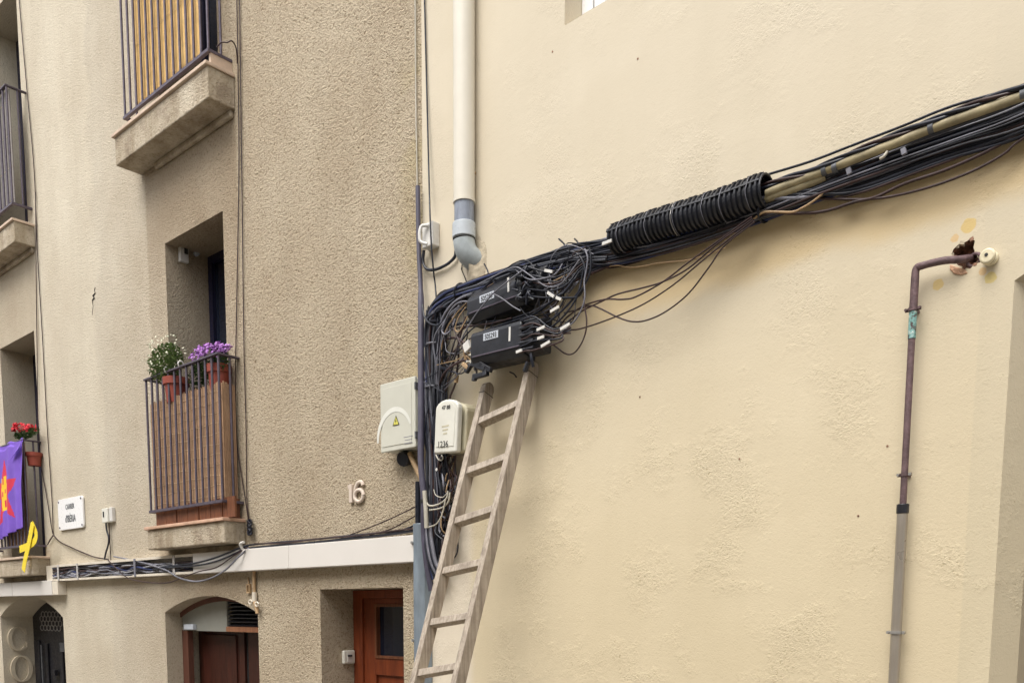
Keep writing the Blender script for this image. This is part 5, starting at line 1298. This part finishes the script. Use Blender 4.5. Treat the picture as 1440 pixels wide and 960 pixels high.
# ------------------------------------------------------------------ loose loops
def Z3(L, d=0.10): return [(760 + X / 4.8, 300 + Y / 4.8, d) for X, Y in L]
loops = [
    ('brown loop cable dipping least under the ribbed tube on the upper path', Z3([(1430, 25), (1400, 40), (1250, 150), (1000, 330), (830, 460), (650, 560), (560, 580), (440, 580), (300, 620), (180, 700), (130, 760), (60, 800)]), 0.0052, M_CABB),
    ('brown loop cable on the middle path under the ribbed tube', Z3([(1430, 35), (1400, 60), (1200, 200), (1000, 370), (830, 460), (700, 500), (520, 545), (400, 600), (280, 660), (180, 740), (100, 830), (20, 890)]), 0.0052, M_CABB),
    ('long brown cable sloping evenly from the ribbed tube to the lower splice box', Z3([(1435, 45), (1420, 60), (1240, 200), (1080, 330), (900, 480), (700, 610), (500, 700), (300, 770), (200, 785), (60, 760), (-20, 735)]), 0.0048, M_CABB),
    ('deepest hanging brown loop below the ribbed tube', Z3([(1435, 55), (1430, 70), (1240, 220), (1140, 360), (1000, 540), (850, 660), (720, 720), (620, 730), (520, 700), (420, 650), (340, 622), (250, 650), (160, 672)]), 0.0048, M_CABB),
    ('nearly straight dark cable just below the ribbed tube', Z3([(1480, 20), (1300, 120), (1100, 190), (850, 260), (700, 285), (560, 310), (400, 340), (300, 350)], .06), 0.006, M_CABB),
    ('thin pale brown wire drooping under the ribbed tube', Z3([(1250, 230), (1150, 270), (1000, 315), (800, 335), (700, 355), (600, 365), (520, 352), (400, 372), (330, 400)], .05), 0.0035, M_CABT),
    ('hanging loop at the right end of the lower splice box', Z3([(290, 560), (300, 640), (312, 720), (305, 800), (280, 870), (240, 930), (200, 952), (160, 942), (120, 912), (70, 875), (20, 840)], .13), 0.005, M_CABB),
    ('outer black coil hanging between bundle and splice boxes', Z3([(180, 255), (240, 270), (285, 320), (303, 400), (292, 500), (255, 560), (180, 570), (120, 568)], .14), 0.0065, M_CAB),
    ('inner black coil hanging between bundle and splice boxes', Z3([(330, 235), (340, 300), (334, 400), (300, 480), (262, 540), (200, 640), (130, 720), (60, 780)], .15), 0.0065, M_CAB),
    ('grey coil hanging between bundle and splice boxes', Z3([(300, 240), (318, 300), (310, 380), (296, 460), (300, 560), (280, 640), (235, 720), (170, 780)], .16), 0.005, M_CABG),
    ('black loop crossing the coils towards the lower splice box', Z3([(350, 300), (300, 360), (280, 440), (262, 520), (200, 600), (120, 680), (40, 740), (-60, 770)], .13), 0.007, M_CAB),
    ('thin loop swinging left across the face of the upper splice box', [(815, 365, .19), (790, 398, .19), (770, 403, .19), (752, 392, .19), (732, 378, .18), (722, 376, .16), (708, 382, .13), (690, 391, .11), (672, 400, .1)], 0.0045, M_CABG),
    ('wire arching above the upper splice box', [(700, 385, .1), (712, 378, .12), (722, 371, .12), (735, 366, .12), (745, 369, .13), (752, 378, .14), (757, 385, .14)], 0.0045, M_CAB),
    ('grey wire crossing diagonally down the face of the upper splice box', [(735, 380, .19), (715, 395, .19), (693, 413, .19), (676, 433, .18), (664, 450, .16), (650, 475, .13), (642, 500, .11)], 0.005, M_CABG),
    ('pale wire slanting from the label down the upper splice box', [(692, 412, .19), (705, 419, .19), (720, 430, .19), (732, 437, .19)], 0.0045, M_CABG),
    ('black cable running below the upper splice box to the bend', [(745, 440, .1), (715, 450, .1), (690, 452, .11), (660, 453, .11), (640, 457, .1), (622, 464, .09)], 0.010, M_CAB),
    ('dark cable rising from the lower splice box top left to the coils', [(672, 470, .13), (690, 462, .12), (720, 452, .11), (750, 442, .12), (770, 428, .13), (792, 412, .13), (808, 392, .12)], 0.008, M_CAB),
    ('thick dark pipe slanting from the coils to the lower box', [(800, 400, .08), (788, 416, .09), (772, 440, .1), (760, 455, .1)], 0.013, M_CABB),
    ('pale straight rod slanting behind the leads', [(752, 410, .1), (768, 401, .1), (790, 390, .1), (812, 380, .09)], 0.0065, M_CABT)]
loops += [
    ('first brown lead from the tails curving to the vertical run', [(660, 490, .13), (645, 476, .12), (630, 476, .11), (622, 484, .1), (618, 500, .08)], 0.009, M_CABB),
    ('second brown lead from the tails curving down to the vertical run', [(662, 505, .13), (648, 508, .13), (634, 516, .12), (624, 526, .1), (618, 540, .08)], 0.0085, M_CABB),
    ('long brown cable dropping straight from the bend to the box marked 1236', [(655, 445, .12), (648, 470, .12), (640, 500, .12), (634, 525, .1), (627, 548, .08), (620, 562, .06)], 0.007, M_CABB),
    ('brown cable crossing from the bend to the tails', [(636, 445, .11), (638, 462, .12), (645, 478, .13), (652, 492, .14), (660, 505, .14)], 0.006, M_CABB),
    ('thin brown cable sweeping from the lower box top to the vertical run', [(672, 470, .12), (655, 480, .12), (640, 492, .12), (628, 508, .1), (619, 524, .08)], 0.005, M_CABB),
    ('another brown cable crossing left of the lower splice box', [(668, 458, .12), (652, 462, .12), (640, 478, .12), (634, 500, .11), (624, 530, .09)], 0.0055, M_CABB),
    ('small grey wire loop hanging left under the upper splice box', [(655, 432, .13), (645, 446, .13), (640, 462, .13), (645, 466, .13), (652, 456, .13), (660, 440, .13)], 0.004, M_CABT),
    ('dark cable arching from the bend over the lower box', [(622, 470, .1), (640, 462, .11), (660, 458, .12), (690, 455, .12), (720, 447, .12)], 0.006, M_CABB),
    ('dark diagonal cable from the wall plug to the bend', [(700, 440, .11), (680, 452, .12), (660, 466, .12), (645, 486, .12), (632, 512, .1)], 0.0055, M_CAB)]
for lb, pts, r, mt_ in loops: cable(lb, B, pts, r, mt_, group='loose cable loops round the splice boxes')
GR = 'slack cables drooping from the bundle at the right'
for lb, pts, r, mt_ in [
    ('upper slack brown cable drooping under the bundle at the right edge', [(1177, 279), (1223, 267), (1285, 244), (1348, 221), (1411, 194), (1440, 179), (1560, 118), (1700, 40)], 0.005, M_CABB),
    ('middle slack dark cable drooping under the bundle at the right edge', [(1040, 303), (1080, 299), (1120, 300), (1160, 297), (1202, 284), (1232, 277), (1273, 258), (1327, 240), (1380, 217), (1440, 185), (1560, 120), (1700, 45)], 0.0065, M_CABB),
    ('lowest slack brown cable drooping under the bundle at the right edge', [(1095, 283), (1123, 279), (1150, 279), (1182, 280), (1223, 280), (1265, 274), (1317, 260), (1369, 240), (1411, 217), (1440, 194), (1560, 125), (1700, 50)], 0.0052, M_CABB)]:
    cable(lb, B, [(x, y, .05) for x, y in pts], r, mt_, group=GR)
cable('pale twisted tie wire under the right mouth of the ribbed tube', B, [(1055, 312, .06), (1068, 302, .08), (1076, 298, .09), (1095, 298, .08), (1115, 298, .07), (1127, 293, .07), (1142, 284, .07), (1160, 270, .07)], 0.0045, M_CABT)
for i in range(8):
    y0 = -14 + i * 4
    q = MB(); pts = [H(B, 780, 402 + y0 * .6, .07), H(B, 812, 382 + y0 * .8, .06), H(B, 850, 367 + y0 * .7, .05), H(B, 900, 350 + y0 * .4, .045), H(B, 980, 330 + y0 * .35, .04), H(B, 1070, 300 + y0 * .3, .045)]
    q.tube(smooth_path(pts, 5), uni(.005, .008), 6); part('cable', q, random.choice([M_CAB, M_CAB, M_CABG, M_CABB]), bun)
for a, b, lb in (((681, 371), (688, 391), 'thin black wire end sticking up left of the upper splice box'), ((786, 336), (799, 353), 'thin black wire end sticking up over the bundle, left one'), ((808, 336), (814, 346), 'short black stub sticking up over the bundle, right one'), ((717, 523), (726, 530), 'small dark scratch of wire below the lower splice box')):
    cable(lb, B, [(*a, .03), ((a[0] + b[0]) / 2 + 1, (a[1] + b[1]) / 2 - 1, .05), (*b, .07)], 0.0045, M_CAB, 'wire_end', 'wire ends sticking out', cat='wire')

# lower tangle right of the vertical run
GK = 'tangle of cables under the box marked 1236'
for i in range(20):
    x0 = 620 + uni(0, 22); pts = [(x0, 640, .06)]
    for k in range(6):
        pts.append((min(max(x0 + uni(-11, 9) - k * 1.2, 608), 645 - k * 2.2), 655 + k * 22 + uni(-10, 10), uni(.03, .10)))
    pts.append((612 + uni(-3, 8), 790 + uni(-6, 10), .05))
    mt_ = random.choice([M_CABB, M_CAB, M_CABG, M_CABT, M_CABB, M_CAB])
    P = smooth_path([H(B, *p) for p in pts], 5); q = MB(); q.tube(P, uni(.004, .007), 6)
    solo('cable', q, mt_, B, tuple(P[-1]), 'cable in the tangle below the box marked 1236', 'cable', GK)
for i in range(7):
    cx, cy, rx, ry = uni(622, 636), uni(700, 775), uni(5, 10), uni(8, 18)
    ph = uni(0, 6); pts = [(cx + rx * math.cos(ph + k * .8), cy + ry * math.sin(ph + k * .8), .07 + .02 * math.sin(k)) for k in range(9)]
    P = smooth_path([H(B, *p) for p in pts], 4); q = MB(); q.tube(P, uni(.004, .006), 6)
    solo('cable', q, random.choice([M_CABB, M_CABG, M_CAB]), B, tuple(P[-1]), 'cable in the tangle below the box marked 1236', 'cable', GK)
for lb, pts, r, mt_ in [
    ('white cable swinging in a shallow bow under the black wrap', [(630, 690, .12), (628, 700, .12), (618, 708, .12), (606, 711, .12), (600, 706, .12), (597, 690, .11)], 0.0075, M_CABW),
    ('second white cable bow just below the first', [(633, 692, .12), (630, 706, .12), (620, 714, .12), (604, 717, .12)], 0.0065, M_CABW),
    ('white cable looping down to the pale strip beside the conduit', [(627, 700, .13), (622, 722, .13), (614, 736, .13), (603, 741, .13)], 0.006, M_CABW),
    ('forked white wire end in front of the black wrap', [(610, 688, .12), (613, 696, .125), (622, 699, .125), (629, 693, .12)], 0.004, M_CABW)]:
    cable(lb, B, pts, r, mt_, group='white cables under the black wrap')
q = MB(); q.tube([H(B, 597, 690, .12), H(B, 599, 716, .125), H(B, 600, 742, .12)], 0.014, 6); solo('plastic_strip', q, M_CABW, B, H(B, 600, 742, .12), 'pale flat strip beside the purple grey conduit low on the corner', 'strip')
for i in range(4):
    cable(('first', 'second', 'third', 'fourth')[i] + ' thick cable sweeping out of the corner run towards the ladder foot', B,
          [(598 + 2 * i, 735, .09), (599 + 3 * i, 765, .1), (604 + 3 * i, 790, .1), (611 + 3 * i, 808 - 2 * i, .09), (617 + 1.5 * i, 818 - 5 * i, .07)], 0.012, M_CAB if i % 2 == 0 else M_CABG, group='thick cables sweeping out at the foot of the run')

# ------------------------------------------------------------------ ladder
TL = Vector(H(B, 687, 545, 0.05)); TR = Vector(H(B, 746.5, 515, 0.05))
SL = 0.335
def lad(s, z, off=0.0): return Vector((s, 0.05 + (2.82 - z) * SL + off, z))
la = thing('ladder', 'weathered wooden ladder leaning on the cream wall under the splice boxes', 'ladder', B, (TL.x, 1.1, -0.2))
inc = Vector((0, -SL, 1)).normalized(); outv = Vector((0, 1, SL)).normalized()
def stile(sx, zt):
    q_ = MB(); hw, hd = 0.0185, 0.035
    bot = lad(sx, -0.28); topp = lad(sx, zt - 0.04)
    vs = []; ring = []
    k = 9
    prof_ = [(bot, -hd, hd)]
    L_ = (topp - bot).length
    n_ = 30
    for i in range(n_ + 1):
        p = bot + (topp - bot) * (i / n_); j = 0.0012 * noise.noise(Vector((i * 0.7, sx * 9, 0)))
        vs += [p + Vector((-hw + j, 0, 0)) - outv * hd, p + Vector((hw + j, 0, 0)) - outv * hd, p + Vector((hw - j, 0, 0)) + outv * hd, p + Vector((-hw + j, 0, 0)) + outv * hd]
    for i in range(1, k):                             # rounded head
        w = math.pi / 2 * i / k
        p = topp + inc * (0.045 * math.sin(w)); h2 = hd * math.cos(w) * 0.98 + 0.002
        vs += [p + Vector((-hw, 0, 0)) - outv * h2, p + Vector((hw, 0, 0)) - outv * h2, p + Vector((hw, 0, 0)) + outv * h2, p + Vector((-hw, 0, 0)) + outv * h2]
    N = len(vs) // 4
    fs = [(4 * i + a, 4 * i + (a + 1) % 4, 4 * i + 4 + (a + 1) % 4, 4 * i + 4 + a) for i in range(N - 1) for a in range(4)] + [(0, 3, 2, 1), (4 * N - 4, 4 * N - 3, 4 * N - 2, 4 * N - 1)]
    q_.add(vs, fs); return q_
part('stile', stile(TL.x, TL.z + 0.02), M_LADDER, la, bevel=0.003)
part('stile', stile(TR.x, TR.z + 0.02), M_LADDER, la, bevel=0.003)
# grey worn caps at the stile heads
for sx, zt in ((TL.x, TL.z + 0.02), (TR.x, TR.z + 0.02)):
    q = MB(); c_ = lad(sx, zt - 0.062); q.obox(c_, Vector((0.0205, 0, 0)), outv * 0.0378, inc * 0.0012); part('cut_line', q, M_INK, la)
def z_for_y(s, y):
    lo, hi = -0.5, 3.2
    for _ in range(40):
        m_ = (lo + hi) / 2; p = lad(s, m_)
        if B.y_of(p.x, p.y, p.z) > y: lo = m_
        else: hi = m_
    return lo
ys = [(594, 569), (664, 644), (734, 716.5), (804, 792), (876, 867), (947, 937.5)]
zs = []
for yl, yr in ys:
    zl = z_for_y(TL.x + 0.02, yl); zr_ = z_for_y(TR.x - 0.02, yr); zs.append((zl, zr_))
stp = (zs[-1][0] - zs[1][0]) / 4; stq = (zs[-1][1] - zs[1][1]) / 4
for k in range(1, 5): zs.append((zs[5][0] + stp * k, zs[5][1] + stq * k))
for zl, zr_ in zs:
    if zl < -0.2: continue
    pa, pb = lad(TL.x + 0.019, zl), lad(TR.x - 0.019, zr_)
    q = MB(); ax_ = (pb - pa) / 2
    q.obox((pa + pb) / 2, ax_, outv * 0.026, inc * 0.019); part('rung', q, M_LADDER, la, bevel=0.003)

# ------------------------------------------------------------------ right hand pipe
rp = thing('gas_pipe', 'rusty brown iron pipe dropping from a broken wall hole into a steel sleeve', 'pipe', B, H(B, 1262, 1040, 0.04))
D = 0.05
P = smooth_path([H(B, 1372, 364, -0.06), H(B, 1364, 363, -0.01), H(B, 1350, 365, 0.03), H(B, 1330, 366, D), H(B, 1310, 370, D), H(B, 1295, 374, D + 0.005)], 4)
q = MB(); q.tube(P, 0.0135, 12); part('arm', q, M_RUST, rp)
P = smooth_path([H(B, 1297, 373.5, D + 0.005), H(B, 1290, 376, D), H(B, 1287.5, 382, D), H(B, 1287, 392, D)], 4)
q = MB(); q.tube(P, 0.0135, 12); part('elbow', q, M_RUST, rp)
sv = H(B, 1284, 440, D)[0]
zc1 = H(B, 1284, 438, D)[2]; zt1 = H(B, 1283, 476, D)[2]; zz_s = H(B, 1271, 715, D)[2]
q = MB(); q.tube([H(B, 1287, 388, D), (sv, D, zc1)], 0.0145, 12); part('pipe', q, M_RUST, rp)
q = MB(); q.tube([(sv, D, zc1), (sv, D, zt1)], 0.0142, 12); part('pipe', q, M_TEAL, rp, label='short length with flaking teal paint')
q = MB(); q.tube([(sv, D, zt1), (sv, D, zz_s)], 0.0125, 12); part('pipe', q, M_RUST, rp)
q = MB(); q.tube([(sv, D, zz_s + 0.018), (sv, D, zz_s - 0.018)], 0.0225, 14); part('collar', q, M_BLACK, rp, bevel=0.003)
q = MB(); q.tube([(sv, D, zz_s - 0.018), (sv, D, -0.1)], 0.0195, 16); part('sleeve', q, M_ZINC, rp)
for y, R_, mt_ in ((437, 0.018, M_RUST), (667, 0.0155, M_RUST), (889, 0.0235, M_STEEL)):
    z_ = H(B, 1275, y, D)[2]; q = MB(); q.tube([(sv, D, z_ - 0.006), (sv, D, z_ + 0.006)], R_, 14)
    q.box(sv - R_ - 0.010, sv + R_ + 0.010, D - 0.003, D + 0.003, z_ - 0.006, z_ + 0.006)
    q.box(sv - 0.006, sv + 0.006, 0.0, D - R_ + 0.002, z_ - 0.005, z_ + 0.005)
    part('clamp', q, mt_, rp)
    for sg_ in (-1, 1):
        q = MB(); q.tube([(sv + sg_ * (R_ + 0.006), D + 0.002, z_), (sv + sg_ * (R_ + 0.006), D + 0.012, z_)], 0.0055, 6); part('screw', q, M_STEEL if y > 600 else M_RUST, rp)
# loose ring end of the old pipe in the hole
a = H(B, 1368, 364, 0.01); q = MB(); q.tube([(a[0] + 0.022 * math.cos(k * 2 * math.pi / 14), -0.005 + 0.006 * math.sin(k), a[2] + 0.022 * math.sin(k * 2 * math.pi / 14)) for k in range(15)], 0.006, 6, caps=False); part('flange', q, M_RUST, rp)
# exposed brick edge at the hole
for px_ in ([(1336, 372), (1346, 376), (1357, 379), (1361, 384), (1352, 387), (1342, 385), (1336, 379)],):
    q = MB(); q.prism([(H(B, x, y)[0], H(B, x, y)[2]) for x, y in px_], -0.01, 0.004); part('brick', q, M_BRICK, houseB, bevel=0.002)
for x, y, r in ((1352, 350, 0.016), (1360, 345, 0.012), (1345, 356, 0.010), (1368, 342, 0.010)):
    a = H(B, x, y, -0.06); q = MB(); q.obox((a[0], -0.07, a[2]), (r, 0, r * .3), (0, 0.02, 0), (-r * .3, 0, r * .8)); part('masonry_chip', q, M_HOLE if x != 1345 else M_BRICK, houseB, bevel=0.003)

# crumbled rim of the hole
for k in range(len(hole_px)):
    for f_ in (0.0, 0.5):
        if rnd() < 0.25: continue
        x_, y_ = hole_px[k]; x2, y2 = hole_px[(k + 1) % len(hole_px)]
        a = H(B, x_ + (x2 - x_) * f_ + uni(-1, 1), y_ + (y2 - y_) * f_ + uni(-1, 1), 0); r_ = uni(0.003, 0.008)
        q = MB(); q.obox((a[0], -0.004 - uni(0, .012), a[2]), (r_, r_ * uni(-.5, .5), r_ * uni(-.6, .6)), (0, r_ * .8, r_ * uni(-.4, .4)), (r_ * uni(-.5, .5), 0, r_ * .8))
        part('masonry_chip', q, random.choice([M_HOLE, M_MORTAR, M_BRICK, M_HOLE]), houseB)
for x, y in ((777, 73), (668, 243), (897, 83), (1207, 725), (1248, 627), (900, 558), (740, 460), (1040, 645)):
    a = H(B, x, y, 0.0); q = MB(); q.obox((a[0], -0.001, a[2]), (0.0036, 0, 0.001), (0, 0.003, 0), (-0.001, 0, 0.0036)); part('plaster_pit', q, M_HOLE, houseB)
# ceramic insulator
ic = H(B, 1391, 361, 0.03)
ins = thing('insulator', 'round cream ceramic insulator beside the broken hole', 'insulator', B, (ic[0], 0, ic[2]))
q = MB(); q.tube([(ic[0], 0, ic[2]), (ic[0], 0.018, ic[2])], 0.024, 24); part('base_disc', q, M_CERAM, ins, bevel=0.003)
q = MB(); q.tube([(ic[0] - 0.002, 0.018, ic[2]), (ic[0] - 0.002, 0.026, ic[2])], 0.019, 24); part('groove', q, M_IRONG, ins)
q = MB(); q.tube([(ic[0] - 0.003, 0.026, ic[2] + .001), (ic[0] - 0.003, 0.046, ic[2] + .001)], 0.026, 24); part('cap_disc', q, M_CERAM, ins, bevel=0.006, seg=3)
q = MB(); q.tube([(ic[0] - 0.005, 0.044, ic[2] + .004), (ic[0] - 0.005, 0.048, ic[2] + .004)], 0.006, 10); part('hole', q, M_INK, ins)
# ------------------------------------------------------------------ right house openings
q = MB(); q.box(sj + JS + 0.002, sj + 1.498 - JS, -0.30, -0.26, -0.9, zsp + 0.19); part('door', q, wood('dark_brown_door', '#2c170d', '#4b2b18', (8, 8, 1), 0.5, 0.2), houseB)
wz = wl0[2]
e = MB(); e.box(wl0[0] + 0.002, wl0[0] + 0.07, -0.19, -0.13, wz + 0.002, wz + 1.29); e.box(wl0[0] + 0.07, wl0[0] + 0.94, -0.19, -0.13, wz + 0.002, wz + 0.05)
e.box(wl0[0] + 0.088, wl0[0] + 0.15, -0.185, -0.12, wz + 0.052, wz + 1.29); e.box(wl0[0] + 0.15, wl0[0] + 0.94, -0.185, -0.12, wz + 0.052, wz + 0.10)
wfr = part('window', e, M_SIGN, houseB, bevel=0.004)
q = MB(); q.box(wl0[0] + 0.15, wl0[0] + 0.94, -0.18, -0.165, wz + 0.10, wz + 1.29); part('pane', q, M_GLASS, wfr)
q = MB(); q.add([(wl0[0] + 0.002, -0.13, wz + 0.030), (wl0[0] + 0.948, -0.13, wz + 0.030), (wl0[0] + 0.948, 0.0, wz + 0.001), (wl0[0] + 0.002, 0.0, wz + 0.001), (wl0[0] + 0.002, -0.13, wz + 0.001), (wl0[0] + 0.948, -0.13, wz + 0.001)], [(0, 1, 2, 3), (0, 4, 5, 1), (0, 3, 4), (1, 5, 2), (3, 2, 5, 4)])
part('sill', q, M_B, wfr)
